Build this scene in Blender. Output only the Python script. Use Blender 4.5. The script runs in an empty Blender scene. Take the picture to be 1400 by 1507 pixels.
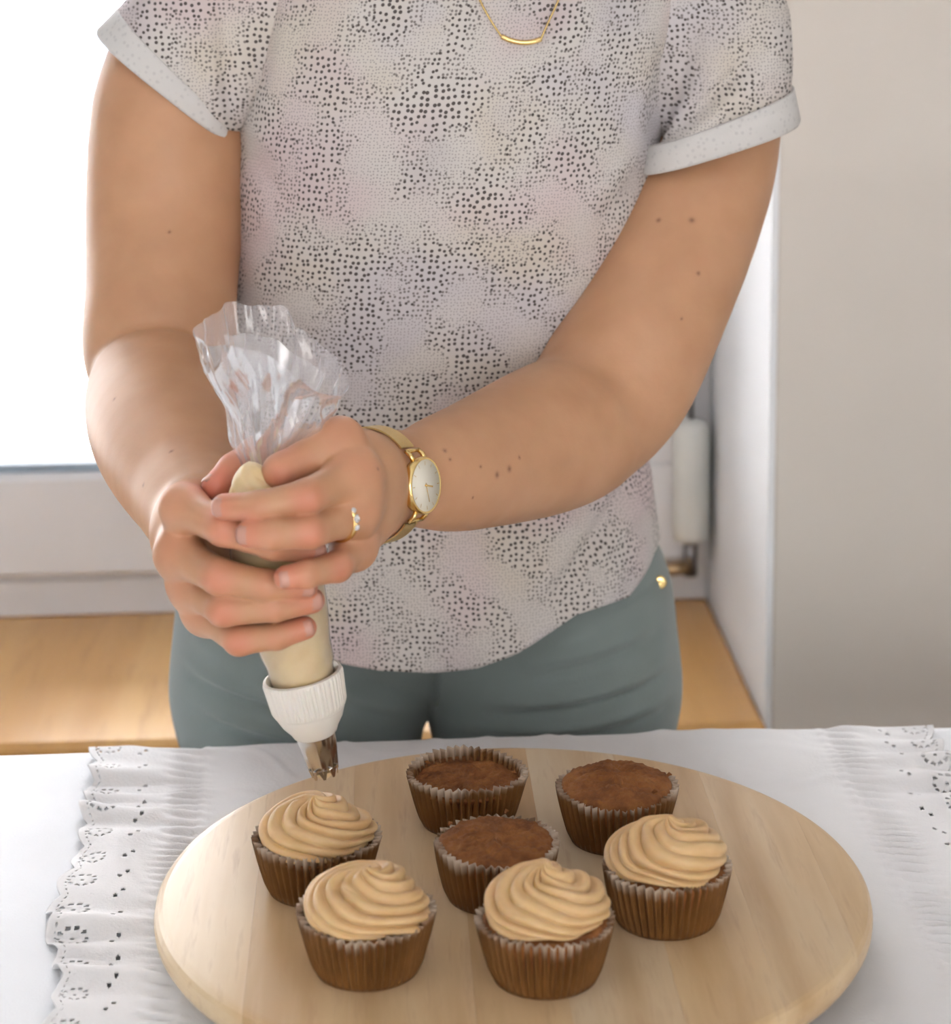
import bpy, math, random
import numpy as np
import openvdb
from mathutils import Matrix, Vector
random.seed(4); RNG = np.random.default_rng(7)
scene = bpy.context.scene
COL = scene.collection
V = lambda *a: np.array(a, float)
def unit(v): v = np.asarray(v, float); return v/np.linalg.norm(v)

# ---------------------------------------------------------------- camera
F_PX, Y0_PX = 3226.5, 467.0
CAM = V(-.0649, -1.12, 1.3303)
_th, _ps, _ro = np.radians((11.26, 2.48, -.704))
_F = V(math.sin(_ps)*math.cos(_th), math.cos(_ps)*math.cos(_th), -math.sin(_th))
_R = V(math.cos(_ps), -math.sin(_ps), 0); _U = np.cross(_R, _F)
_R, _U = math.cos(_ro)*_R+math.sin(_ro)*_U, -math.sin(_ro)*_R+math.cos(_ro)*_U
def ray(x, y): return _F+_R*(x-700)/F_PX+_U*(Y0_PX-y)/F_PX
def atY(x, y, Y): r = ray(x, y); return CAM+r*(Y-CAM[1])/r[1]      # a pixel direction met with a plane at depth Y
def atZ(x, y, Z): r = ray(x, y); return CAM+r*(Z-CAM[2])/r[2]      # ... or with a level plane
def pxm(P): return F_PX/((P-CAM)@_F)                                # pixels per metre at a point
cd = bpy.data.cameras.new('camera'); co = bpy.data.objects.new('camera', cd); COL.objects.link(co)
co.matrix_world = Matrix(((_R[0], _U[0], -_F[0], CAM[0]), (_R[1], _U[1], -_F[1], CAM[1]), (_R[2], _U[2], -_F[2], CAM[2]), (0, 0, 0, 1)))
cd.sensor_fit = 'HORIZONTAL'; cd.sensor_width = 36; cd.lens = 36*F_PX/1400
cd.shift_y = (Y0_PX-753.5)/1400
cd.clip_start = .05; cd.clip_end = 200
cd.dof.use_dof = True; cd.dof.focus_distance = 1.27; cd.dof.aperture_fstop = 9.0
scene.camera = co
# ---------------------------------------------------------------- world, lights, exposure
w = bpy.data.worlds.new('world'); scene.world = w; w.use_nodes = True
bg = w.node_tree.nodes['Background']; bg.inputs[0].default_value = (.97, .98, 1, 1); bg.inputs[1].default_value = 22.0
def area(name, loc, aim, size, size_y, power, color):
    l = bpy.data.lights.new(name, 'AREA'); l.shape = 'RECTANGLE'; l.size = size; l.size_y = size_y; l.energy = power; l.color = color
    o = bpy.data.objects.new(name, l); COL.objects.link(o); o.location = loc
    o.rotation_euler = (Vector(aim)-Vector(loc)).to_track_quat('-Z', 'Y').to_euler(); return o
# the open sky behind the window wall is the world; the room's other daylight comes from behind the camera, at the far wall
area('window_front_offscreen', (.5, -4.05, 1.5), (.2, .3, 1.1), 2.2, 1.7, 60, (1, .97, .93))
scene.view_settings.view_transform = 'Standard'; scene.view_settings.look = 'None'
scene.view_settings.exposure = 0.30; scene.view_settings.gamma = 1; scene.view_settings.use_curve_mapping = False

# ---------------------------------------------------------------- helpers: objects
def tag(o, label=None, cat=None, group=None, kind=None):
    for k, v in (('label', label), ('category', cat), ('group', group), ('kind', kind)):
        if v: o[k] = v
    return o
def empty(name, loc, label=None, cat=None, group=None):
    o = bpy.data.objects.new(name, None); COL.objects.link(o); o.location = loc; o.empty_display_size = .05
    return tag(o, label, cat, group)
def mk(name, verts, faces, mat, parent=None, smooth=True, uv=None, local=False):
    """one mesh object; verts are world positions unless local=True"""
    verts = np.asarray(verts, float)
    if parent is not None and not local: verts = verts-V(*wloc(parent))
    me = bpy.data.meshes.new(name); me.from_pydata(verts.tolist(), [], [list(map(int, f)) for f in faces]); me.update()
    if smooth: me.polygons.foreach_set('use_smooth', [True]*len(me.polygons))
    if uv is not None:
        l = me.uv_layers.new(name='UVMap'); idx = np.empty(len(me.loops), np.int32); me.loops.foreach_get('vertex_index', idx)
        l.data.foreach_set('uv', np.asarray(uv, float)[idx].ravel())
    if mat: me.materials.append(mat)
    o = bpy.data.objects.new(name, me); COL.objects.link(o)
    if parent is not None: o.parent = parent
    return o
def wloc(o):
    p = V(*o.location)
    return p if o.parent is None else p+wloc(o.parent)
def grid_faces(n, m, wrap=True):
    f = []
    for i in range(n-1):
        for j in range(m if wrap else m-1):
            k = (j+1) % m; f.append((i*m+j, i*m+k, (i+1)*m+k, (i+1)*m+j))
    return f
class MB:
    def __init__(s): s.v = []; s.f = []; s.n = 0
    def add(s, v, f):
        s.v.append(np.asarray(v, float)); s.f += [tuple(i+s.n for i in q) for q in f]; s.n += len(v); return s
    def box(s, lo, hi, b=0.0):
        x0, y0, z0 = lo; x1, y1, z1 = hi
        if b <= 0:
            return s.add([(x0,y0,z0),(x1,y0,z0),(x1,y1,z0),(x0,y1,z0),(x0,y0,z1),(x1,y0,z1),(x1,y1,z1),(x0,y1,z1)],
                [(0,3,2,1),(4,5,6,7),(0,1,5,4),(1,2,6,5),(2,3,7,6),(3,0,4,7)])
        # chamfered box: 24 vertices
        c = [(x0,y0,z0),(x1,y0,z0),(x1,y1,z0),(x0,y1,z0),(x0,y0,z1),(x1,y0,z1),(x1,y1,z1),(x0,y1,z1)]
        mid = V((x0+x1)/2, (y0+y1)/2, (z0+z1)/2); v = []
        for p in c:
            p = V(*p); sg = np.sign(mid-p)
            for ax in range(3):
                q = p+sg*b; q[ax] = p[ax]; v.append(q)
        F = lambda ci, ax: ci*3+ax
        f = [(F(0,2),F(3,2),F(2,2),F(1,2)),(F(4,2),F(5,2),F(6,2),F(7,2)),(F(0,1),F(1,1),F(5,1),F(4,1)),(F(1,0),F(2,0),F(6,0),F(5,0)),(F(2,1),F(3,1),F(7,1),F(6,1)),(F(3,0),F(0,0),F(4,0),F(7,0))]
        for a, b_, x, y in [(0,1,1,2),(1,2,0,2),(2,3,1,2),(3,0,0,2),(4,5,1,2),(5,6,0,2),(6,7,1,2),(7,4,0,2),(0,4,0,1),(1,5,0,1),(2,6,0,1),(3,7,0,1)]:
            f.append((F(a,x),F(b_,x),F(b_,y),F(a,y)))
        for ci in range(8): f.append((F(ci,0),F(ci,1),F(ci,2)))
        return s.add(v, f)
    def sweep(s, pts, radii, n=10, cap=True, flat=1.0):
        v, f = sweep(pts, radii, n, cap, flat); return s.add(v, f)
    def build(s, name, mat, parent=None, smooth=False, **k):
        o = mk(name, np.concatenate(s.v), s.f, mat, parent, smooth, **k)
        return o
def frames(pts):
    pts = np.asarray(pts, float); T = np.gradient(pts, axis=0); T /= np.linalg.norm(T, axis=1)[:, None]+1e-12
    ref = V(0, 0, 1) if abs(T[0][2]) < .9 else V(1, 0, 0)
    N = np.zeros_like(T); n = unit(np.cross(T[0], ref))
    for i in range(len(T)):
        n = n-T[i]*(n@T[i]); n = unit(n); N[i] = n
    return T, N, np.cross(T, N)
def sweep(pts, radii, n=10, cap=True, flat=1.0):
    pts = np.asarray(pts, float); T, N, B = frames(pts); r = np.broadcast_to(np.asarray(radii, float), (len(pts),))
    a = np.arange(n)*2*math.pi/n
    v = (pts[:, None]+r[:, None, None]*(np.cos(a)[None, :, None]*N[:, None]+flat*np.sin(a)[None, :, None]*B[:, None])).reshape(-1, 3)
    f = grid_faces(len(pts), n)
    if cap: f += [tuple(range(n))[::-1], tuple(range((len(pts)-1)*n, len(pts)*n))]
    return v, f
def axis_frame(ax):
    ax = unit(ax); x = unit(np.cross(ax, V(0, 1, 0))) if abs(ax[1]) < .9 else unit(np.cross(ax, V(1, 0, 0)))
    return ax, x, np.cross(ax, x)
def lathe(origin, ax, prof, n=48, rmod=None, cap0=True, cap1=True):
    """prof: list of (distance along axis, radius); rmod(i, angle array) -> radius factor"""
    ax, x, y = axis_frame(ax); a = np.arange(n)*2*math.pi/n; v = []
    for i, (h, r) in enumerate(prof):
        rr = r*(rmod(i, a) if rmod else np.ones(n))
        v.append(origin+ax*h+rr[:, None]*(np.cos(a)[:, None]*x+np.sin(a)[:, None]*y))
    f = grid_faces(len(prof), n)
    if cap0: f.append(tuple(range(n))[::-1])
    if cap1: f.append(tuple(range((len(prof)-1)*n, len(prof)*n)))
    return np.concatenate(v), f
def spline(pts, n):
    """Catmull-Rom through the points (any dimension)"""
    p = np.asarray(pts, float); p = np.vstack([2*p[0]-p[1], p, 2*p[-1]-p[-2]]); out = []
    for t in np.linspace(0, len(p)-3-1e-9, n):
        i = int(t); u = t-i; a, b, c, d = p[i:i+4]
        out.append(.5*(2*b+(c-a)*u+(2*a-5*b+4*c-d)*u*u+(3*b-a-3*c+d)*u**3))
    return np.array(out)

# ---------------------------------------------------------------- helpers: materials
def new_mat(name):
    m = bpy.data.materials.new(name); m.use_nodes = True; nt = m.node_tree; return m, nt, nt.nodes['Principled BSDF']
def N(nt, typ, **kw):
    n = nt.nodes.new(typ)
    for k, v in kw.items():
        if k.startswith('i_'): n.inputs[int(k[2:]) if k[2:].isdigit() else k[2:]].default_value = v
        else: setattr(n, k, v)
    return n
def L(nt, a, b): nt.links.new(a, b)
def math_node(nt, op, a, b=None, c=None, clamp=False):
    n = nt.nodes.new('ShaderNodeMath'); n.operation = op; n.use_clamp = clamp
    for i, x in enumerate((a, b, c)):
        if x is None: continue
        if isinstance(x, (int, float)): n.inputs[i].default_value = x
        else: L(nt, x, n.inputs[i])
    return n.outputs[0]
def ramp(nt, fac, stops):
    r = nt.nodes.new('ShaderNodeValToRGB'); e = r.color_ramp.elements
    while len(e) < len(stops): e.new(.5)
    for q, (p, c) in zip(e, stops): q.position = p; q.color = (*c, 1)
    L(nt, fac, r.inputs[0]); return r.outputs[0]
def mixc(nt, fac, a, b, mode='MIX'):
    m = nt.nodes.new('ShaderNodeMix'); m.data_type = 'RGBA'; m.blend_type = mode
    for s, x in ((m.inputs[0], fac), (m.inputs[6], a), (m.inputs[7], b)):
        if isinstance(x, (int, float)): s.default_value = x
        elif isinstance(x, tuple): s.default_value = (*x, 1)
        else: L(nt, x, s)
    return m.outputs[2]
def coords(nt, kind='Object', scale=(1, 1, 1)):
    t = nt.nodes.new('ShaderNodeTexCoord'); mp = nt.nodes.new('ShaderNodeMapping'); mp.inputs['Scale'].default_value = scale
    L(nt, t.outputs[kind], mp.inputs[0]); return mp.outputs[0]
def noise(nt, vec, scale, detail=3, rough=.5, dim='3D'):
    n = N(nt, 'ShaderNodeTexNoise', noise_dimensions=dim); n.inputs['Scale'].default_value = scale; n.inputs['Detail'].default_value = detail; n.inputs['Roughness'].default_value = rough
    if vec is not None: L(nt, vec, n.inputs['Vector'])
    return n.outputs['Fac']
def bump(nt, bs, h, strength=.3, dist=.001):
    b = nt.nodes.new('ShaderNodeBump'); b.inputs['Strength'].default_value = strength; b.inputs['Distance'].default_value = dist
    L(nt, h, b.inputs['Height']); L(nt, b.outputs[0], bs.inputs['Normal'])
def plain(name, col, rough=.6, metal=0, nscale=None, namp=.12, bstr=0, bdist=.001, coat=0, spec=None, sss=0):
    m, nt, bs = new_mat(name); bs.inputs['Roughness'].default_value = rough; bs.inputs['Metallic'].default_value = metal
    bs.inputs['Base Color'].default_value = (*col, 1); bs.inputs['Coat Weight'].default_value = coat
    if spec is not None: bs.inputs['Specular IOR Level'].default_value = spec
    if sss: bs.inputs['Subsurface Weight'].default_value = sss; bs.inputs['Subsurface Radius'].default_value = (.004, .002, .001)
    if nscale:
        f = noise(nt, coords(nt), nscale, 4)
        lo = tuple(c*(1-namp) for c in col); hi = tuple(min(1, c*(1+namp)) for c in col)
        L(nt, ramp(nt, f, [(.3, lo), (.7, hi)]), bs.inputs['Base Color'])
        if bstr: bump(nt, bs, f, bstr, bdist)
    return m
M = {}
M['white_paint'] = plain('white_paint', (.80, .81, .84), .5, nscale=6, namp=.03)
M['frame_white'] = plain('frame_white', (.74, .73, .74), .35, nscale=5, namp=.02)
M['plaster'] = plain('grey_wall_paint', (.68, .635, .58), .85, nscale=3, namp=.03, bstr=.1)
M['reveal'] = plain('white_wall_paint', (.82, .84, .87), .8, nscale=4, namp=.02)
M['gasket'] = plain('grey_blue_gasket', (.27, .34, .41), .5, nscale=30)
M['floor'] = plain('oak_floor', (.30, .19, .10), .5, nscale=8, namp=.2)
M['hinge_cover'] = plain('cream_plastic', (.70, .71, .68), .4, nscale=20, namp=.03)
M['brass'] = plain('dull_brass', (.42, .30, .17), .35, 1, nscale=40)
M['steel_dark'] = plain('dark_steel', (.22, .21, .21), .35, 1, nscale=40)
M['gold'] = plain('gold', (.90, .66, .28), .22, 1, nscale=200, namp=.05)
M['white_plastic'] = plain('white_plastic', (.80, .76, .69), .38, nscale=30, namp=.02, sss=.1)
M['steel'] = plain('steel', (.62, .60, .57), .2, 1, nscale=60, namp=.05)
M['nail'] = plain('fingernail', (.52, .265, .195), .36, nscale=120, namp=.04, coat=.2)
M['dial'] = plain('watch_dial', (.83, .79, .68), .4, nscale=60, namp=.02)
M['stone'] = plain('ring_stone', (.75, .76, .80), .08, nscale=900, namp=.5)
M['hair'] = plain('brown_hair', (.14, .08, .045), .5, nscale=60, namp=.3)
M['shoe'] = plain('white_shoe', (.6, .6, .58), .6, nscale=20)
M['table_wood'] = plain('table_wood', (.45, .30, .17), .5, nscale=10, namp=.15)
M['facade'] = plain('cream_facade', (.50, .47, .435), .9, nscale=1.5, namp=.04)
M['facade_glass'] = plain('facade_window', (.17, .225, .26), .3, nscale=1)
M['facade_trim'] = plain('facade_trim', (.48, .51, .54), .8, nscale=1, namp=.02)
M['ground'] = plain('pale_paving', (.8, .78, .75), .9, nscale=1)
def glass_mat():
    m, nt, bs = new_mat('window_glass'); nt.nodes.remove(bs); o = nt.nodes['Material Output']
    t = N(nt, 'ShaderNodeBsdfTransparent'); t.inputs[0].default_value = (.97, .98, 1, 1)
    g = N(nt, 'ShaderNodeBsdfGlossy'); g.inputs['Roughness'].default_value = .02
    mx = N(nt, 'ShaderNodeMixShader'); lw = N(nt, 'ShaderNodeFresnel'); lw.inputs[0].default_value = 1.45
    L(nt, lw.outputs[0], mx.inputs[0]); L(nt, t.outputs[0], mx.inputs[1]); L(nt, g.outputs[0], mx.inputs[2]); L(nt, mx.outputs[0], o.inputs[0]); return m
M['glass'] = glass_mat()
def film_mat(name, milk):
    m, nt, bs = new_mat(name); nt.nodes.remove(bs); o = nt.nodes['Material Output']
    t = N(nt, 'ShaderNodeBsdfTransparent'); t.inputs[0].default_value = (.97, .97, .98, 1)
    g = N(nt, 'ShaderNodeBsdfGlossy'); g.inputs['Roughness'].default_value = .12
    d = N(nt, 'ShaderNodeBsdfDiffuse'); d.inputs[0].default_value = (.92, .92, .95, 1)
    tr = N(nt, 'ShaderNodeBsdfTranslucent'); tr.inputs[0].default_value = (.92, .92, .95, 1)
    dd = N(nt, 'ShaderNodeMixShader'); dd.inputs[0].default_value = .5; L(nt, d.outputs[0], dd.inputs[1]); L(nt, tr.outputs[0], dd.inputs[2])
    lw = N(nt, 'ShaderNodeLayerWeight'); lw.inputs[0].default_value = .35
    m1 = N(nt, 'ShaderNodeMixShader'); f1 = math_node(nt, 'MULTIPLY_ADD', lw.outputs['Facing'], .35, milk, True)
    L(nt, f1, m1.inputs[0]); L(nt, t.outputs[0], m1.inputs[1]); L(nt, dd.outputs[0], m1.inputs[2])
    m2 = N(nt, 'ShaderNodeMixShader'); f2 = math_node(nt, 'MULTIPLY_ADD', lw.outputs['Fresnel'], .5, .04, True)
    L(nt, f2, m2.inputs[0]); L(nt, m1.outputs[0], m2.inputs[1]); L(nt, g.outputs[0], m2.inputs[2]); L(nt, m2.outputs[0], o.inputs[0]); return m
M['film'] = film_mat('clear_film', .15); M['film_low'] = film_mat('clinging_film', .02)
def wood_mat(name, c1, c2, c3, line, scale=9, rough=.5, hue=True):
    m, nt, bs = new_mat(name); bs.inputs['Roughness'].default_value = rough
    oi = N(nt, 'ShaderNodeObjectInfo'); vec = coords(nt, 'Object', (1, .09, 1))
    off = N(nt, 'ShaderNodeVectorMath', operation='ADD'); cmb = N(nt, 'ShaderNodeCombineXYZ')
    s1 = math_node(nt, 'MULTIPLY', oi.outputs['Random'], 13.); L(nt, s1, cmb.inputs[0]); L(nt, s1, cmb.inputs[1])
    L(nt, vec, off.inputs[0]); L(nt, cmb.outputs[0], off.inputs[1])
    n1 = noise(nt, off.outputs[0], scale*2, 4, .55); n2 = noise(nt, off.outputs[0], scale*16, 3, .6)
    base = ramp(nt, n1, [(.38, c1), (.5, c2), (.62, c3)])
    rnd = ramp(nt, oi.outputs['Random'], [(0, (.88, .80, .70)), (.35, (1, 1, 1)), (.7, (1.0, .92, .80)), (1, (1.0, .98, .95))])
    base = mixc(nt, 1.0, base, rnd, 'MULTIPLY')
    base = mixc(nt, math_node(nt, 'MULTIPLY', ramp(nt, n2, [(.54, (0, 0, 0)), (.72, (1, 1, 1))]), .40), base, line)
    L(nt, base, bs.inputs['Base Color']); bump(nt, bs, n2, .08, .0005); return m
M['board'] = wood_mat('pale_pine', (.52, .36, .20), (.64, .485, .305), (.70, .575, .40), (.42, .235, .12), 11, .34)
M['sill'] = wood_mat('honey_sill_wood', (.57, .30, .095), (.63, .35, .12), (.69, .41, .155), (.44, .23, .08), 5, .27)
def cloth_mat(name, col, wscale=900, bstr=.25):
    m, nt, bs = new_mat(name); bs.inputs['Roughness'].default_value = .95; bs.inputs['Sheen Weight'].default_value = .15
    c = coords(nt); n1 = noise(nt, c, wscale, 2); n2 = noise(nt, c, 14, 3)
    L(nt, ramp(nt, n2, [(.3, tuple(x*.95 for x in col)), (.7, col)]), bs.inputs['Base Color']); bump(nt, bs, n1, bstr, .0006); return m
M['tablecloth'] = cloth_mat('white_linen', (.80, .82, .85), 600, .45)
M['lace'] = cloth_mat('white_cotton_lace', (.83, .83, .84), 500, .5)
def jeans_mat():
    m, nt, bs = new_mat('pale_teal_denim'); bs.inputs['Roughness'].default_value = .9; bs.inputs['Sheen Weight'].default_value = .2
    c = coords(nt); n1 = noise(nt, coords(nt, 'Object', (1, 1, .35)), 700, 2); n2 = noise(nt, c, 9, 3)
    L(nt, ramp(nt, n2, [(.3, (.185, .220, .212)), (.7, (.225, .265, .258))]), bs.inputs['Base Color']); bump(nt, bs, n1, .3, .0005); return m
M['jeans'] = jeans_mat()
def skin_mat():
    m, nt, bs = new_mat('skin'); bs.inputs['Roughness'].default_value = .47
    bs.inputs['Subsurface Weight'].default_value = .18; bs.inputs['Subsurface Radius'].default_value = (.006, .0025, .0012); bs.inputs['Subsurface Scale'].default_value = .6
    c = coords(nt); n1 = noise(nt, c, 26, 4); n2 = noise(nt, c, 420, 3)
    base = ramp(nt, n1, [(.3, (.485, .255, .135)), (.7, (.555, .305, .170))])
    at = N(nt, 'ShaderNodeAttribute', attribute_name='tint'); sp = N(nt, 'ShaderNodeSeparateColor'); L(nt, at.outputs['Color'], sp.inputs[0])
    base = mixc(nt, sp.outputs[0], base, (.62, .18, .12)); base = mixc(nt, sp.outputs[1], base, (.20, .085, .045))
    L(nt, base, bs.inputs['Base Color']); bump(nt, bs, n2, .12, .0006); return m
M['skin'] = skin_mat()
def shirt_mat():
    m, nt, bs = new_mat('dotted_shirt_jersey'); bs.inputs['Roughness'].default_value = .95; bs.inputs['Sheen Weight'].default_value = .1
    t = N(nt, 'ShaderNodeTexCoord'); uv = t.outputs['UV']
    lo = noise(nt, uv, 9, 2, .5, '2D'); sh = N(nt, 'ShaderNodeVectorMath', operation='ADD'); L(nt, uv, sh.inputs[0]); sh.inputs[1].default_value = (3.3, 7.1, 0)
    lo2 = noise(nt, sh.outputs[0], 8, 2, .5, '2D')
    base = ramp(nt, lo, [(.32, (.52, .485, .48)), (.44, (.60, .565, .535)), (.56, (.61, .57, .535)), (.68, (.60, .545, .475))])
    base = mixc(nt, ramp(nt, lo2, [(.50, (0, 0, 0)), (.66, (.75, .75, .75))]), base, (.60, .485, .49))
    base = mixc(nt, ramp(nt, lo2, [(.30, (.5, .5, .5)), (.42, (0, 0, 0))]), base, (.52, .49, .55))
    def dots(cell, rad, seed, lo_, hi_, col, base, strength):
        v = N(nt, 'ShaderNodeTexVoronoi', voronoi_dimensions='2D'); v.inputs['Scale'].default_value = 1/cell; v.inputs['Randomness'].default_value = .55
        a = N(nt, 'ShaderNodeVectorMath', operation='ADD'); L(nt, uv, a.inputs[0]); a.inputs[1].default_value = (seed, seed*.37, 0); L(nt, a.outputs[0], v.inputs['Vector'])
        # the print's patches are sampled at each dot's own centre so that dots stay whole
        s = N(nt, 'ShaderNodeVectorMath', operation='SUBTRACT'); L(nt, v.outputs['Position'], s.inputs[0]); s.inputs[1].default_value = (seed, seed*.37, 0)
        f = noise(nt, s.outputs[0], 27, 1.8, .5, '2D')
        on = math_node(nt, 'MULTIPLY', math_node(nt, 'GREATER_THAN', f, lo_), math_node(nt, 'LESS_THAN', f, hi_))
        sz = math_node(nt, 'MULTIPLY_ADD', math_node(nt, 'SUBTRACT', f, .5), .35, rad)
        d = N(nt, 'ShaderNodeMapRange', clamp=True); L(nt, math_node(nt, 'SUBTRACT', sz, v.outputs['Distance']), d.inputs[0]); d.inputs[1].default_value = -.04; d.inputs[2].default_value = .04
        return mixc(nt, math_node(nt, 'MULTIPLY', math_node(nt, 'MULTIPLY', d.outputs[0], on), strength), base, col)
    base = dots(.0022, .27, 5.3, .0, .47, (.20, .18, .17), base, .62)
    base = dots(.0031, .275, 1.7, .45, .56, (.12, .10, .09), base, .80)
    base = dots(.0042, .205, 0., .535, 1.1, (.060, .048, .044), base, .95)
    L(nt, base, bs.inputs['Base Color']); bump(nt, bs, noise(nt, uv, 1500, 2, .5, '2D'), .2, .0005); return m
M['shirt'] = shirt_mat()
def cuff_mat():
    m, nt, bs = new_mat('shirt_cuff_wrong_side'); bs.inputs['Roughness'].default_value = .95
    c = coords(nt); v = N(nt, 'ShaderNodeTexVoronoi'); v.inputs['Scale'].default_value = 250; L(nt, c, v.inputs['Vector'])
    L(nt, mixc(nt, ramp(nt, v.outputs['Distance'], [(.2, (.5, .5, .5)), (.36, (0, 0, 0))]), (.64, .62, .60), (.48, .46, .46)), bs.inputs['Base Color'])
    bump(nt, bs, noise(nt, c, 900, 2), .25, .0005); return m
M['cuff'] = cuff_mat()
def frosting_mat(name, lo, hi, rough=.5):
    m, nt, bs = new_mat(name); bs.inputs['Roughness'].default_value = rough
    bs.inputs['Subsurface Weight'].default_value = .25; bs.inputs['Subsurface Radius'].default_value = (.004, .0025, .001); bs.inputs['Subsurface Scale'].default_value = .5
    c = coords(nt); L(nt, ramp(nt, noise(nt, c, 90, 3), [(.3, lo), (.7, hi)]), bs.inputs['Base Color']); bump(nt, bs, noise(nt, c, 420, 4), .35, .0007); return m
M['frosting'] = frosting_mat('caramel_frosting', (.66, .43, .205), (.73, .50, .26))
M['cream'] = frosting_mat('cream_filling', (.74, .56, .30), (.80, .64, .38), .4)
def cake_mat():
    m, nt, bs = new_mat('carrot_cake_crumb'); bs.inputs['Roughness'].default_value = .8
    c = coords(nt); n1 = noise(nt, c, 70, 5, .65); n2 = noise(nt, c, 330, 5, .7); v = N(nt, 'ShaderNodeTexVoronoi'); v.inputs['Scale'].default_value = 130; L(nt, c, v.inputs['Vector'])
    base = ramp(nt, n1, [(.32, (.16, .050, .012)), (.5, (.25, .088, .021)), (.66, (.33, .13, .034))])
    base = mixc(nt, ramp(nt, v.outputs['Distance'], [(.10, (.55, .55, .55)), (.26, (0, 0, 0))]), base, (.33, .13, .02))
    L(nt, base, bs.inputs['Base Color']); bump(nt, bs, n2, .7, .002); return m
M['cake'] = cake_mat()
def liner_mat():
    """greaseproof paper: brown where the cake has soaked it, pale where it stands free (vertex attribute)"""
    m, nt, bs = new_mat('fluted_paper_case'); bs.inputs['Roughness'].default_value = .5
    at = N(nt, 'ShaderNodeAttribute', attribute_name='tint'); sp = N(nt, 'ShaderNodeSeparateColor'); L(nt, at.outputs['Color'], sp.inputs[0])
    c = coords(nt); n1 = noise(nt, c, 60, 4)
    base = ramp(nt, n1, [(.3, (.125, .050, .010)), (.7, (.19, .080, .018))])
    base = mixc(nt, sp.outputs[0], base, (.55, .45, .35))
    L(nt, base, bs.inputs['Base Color']); return m
M['liner'] = liner_mat()
def band_mat():
    m, nt, bs = new_mat('gold_mesh_band'); bs.inputs['Metallic'].default_value = 1; bs.inputs['Roughness'].default_value = .38; bs.inputs['Base Color'].default_value = (.78, .60, .28, 1)
    v = N(nt, 'ShaderNodeTexVoronoi'); v.inputs['Scale'].default_value = 900; L(nt, coords(nt), v.inputs['Vector']); bump(nt, bs, v.outputs['Distance'], .5, .0005); return m
M['band'] = band_mat()
def set_tint(o, cols):
    a = o.data.color_attributes.new('tint', 'FLOAT_COLOR', 'POINT'); c = np.zeros((len(o.data.vertices), 4), np.float32); c[:, 3] = 1; c[:, :3] = cols; a.data.foreach_set('color', c.ravel())

# ---------------------------------------------------------------- the setting
SILL_Z, SILL_Y0, SILL_Y1, REV_X = .580, .75, 1.09, .279
WIN_Y = SILL_Y1
def struct(o): return tag(o, kind='structure')
struct(MB().box((-4, -4, -.05), (4, 1.35, 0)).build('floor', M['floor']))
b = MB().box((REV_X, SILL_Y0, 0), (3.2, 1.35, 2.75), .004)
struct(b.build('wall_right', M['plaster']))
struct(MB().box((REV_X-.004, SILL_Y0+.001, SILL_Z-.02), (REV_X+.002, WIN_Y+.02, 2.45), .0).build('trim_1', M['reveal']))
struct(MB().box((-1.9, SILL_Y0+.03, 0), (REV_X, 1.35, SILL_Z-.035)).build('wall_back', M['reveal']))
struct(MB().box((-3.2, SILL_Y0, 0), (-1.9, 1.35, 2.75)).build('wall_left', M['plaster']))
struct(MB().box((-3.2, -4.1, 2.75), (3.2, 1.35, 2.85)).build('ceiling', M['reveal']))
struct(MB().box((-3.3, -4.1, 0), (-3.2, SILL_Y0, 2.75)).build('wall_side_left', M['reveal']))
struct(MB().box((3.2, -4.1, 0), (3.3, 1.35, 2.75)).build('wall_side_right', M['reveal']))
struct(MB().box((-3.2, -4.2, 0), (3.2, -4.1, 2.75)).build('wall_front', M['reveal']))
struct(MB().box((-1.9, SILL_Y0, 2.45), (REV_X, 1.35, 2.75)).build('trim_2', M['reveal']))
sill = MB().box((-1.9, SILL_Y0-.012, SILL_Z-.035), (REV_X+.004 if 0 else REV_X-.004, WIN_Y+.03, SILL_Z), .006).build('trim_3', M['sill'])
struct(sill)
# window: fixed frame, one sash with its pane, hinge; a second sash beyond the mullion
win = struct(empty('window_1', (-.1, WIN_Y, SILL_Z)))
zf, zr, zp = .622, .739, .752
fr = MB()
fr.box((-1.9, WIN_Y, SILL_Z-.002), (REV_X-.003, WIN_Y+.08, zf), .004)
fr.box((.252, WIN_Y+.001, zf-.002), (REV_X-.003, WIN_Y+.08, 2.382), .002); fr.box((-.62, WIN_Y+.001, zf-.002), (-.53, WIN_Y+.08, 2.382), .002); fr.box((-1.9, WIN_Y+.001, zf-.002), (-1.84, WIN_Y+.08, 2.382), .002)
fr.box((-1.9, WIN_Y, 2.38), (REV_X-.003, WIN_Y+.08, 2.45), .004)
fr.build('window_frame', M['frame_white'], win)
for x0, x1 in ((-.548, .250), (-1.845, -.615)):
    s = MB(); y0, y1 = WIN_Y-.022, WIN_Y+.05
    s.box((x0, y0, zf+.006), (x1, y1, zr), .006); s.box((x0, y0, 2.29), (x1, y1, 2.39), .006)
    s.box((x0, y0+.0005, zr-.001), (x0+.072, y1, 2.291), .001); s.box((x1-.088, y0+.0005, zr-.001), (x1, y1, 2.291), .001)
    so = s.build('window_sash', M['frame_white'], win)
    g = MB(); a, c = x0+.072, x1-.088
    g.box((a, WIN_Y-.012, zr-.002), (c, WIN_Y+.02, zr+.009)); g.box((a, WIN_Y-.012, 2.28), (c, WIN_Y+.02, 2.292)); g.box((a-.001, WIN_Y-.012, zr), (a+.006, WIN_Y+.02, 2.29)); g.box((c-.006, WIN_Y-.012, zr), (c+.001, WIN_Y+.02, 2.29))
    g.build('glazing_gasket', M['gasket'], so)
    MB().box((a, WIN_Y+.006, zr), (c, WIN_Y+.010, 2.29)).build('pane', M['glass'], so)
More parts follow.
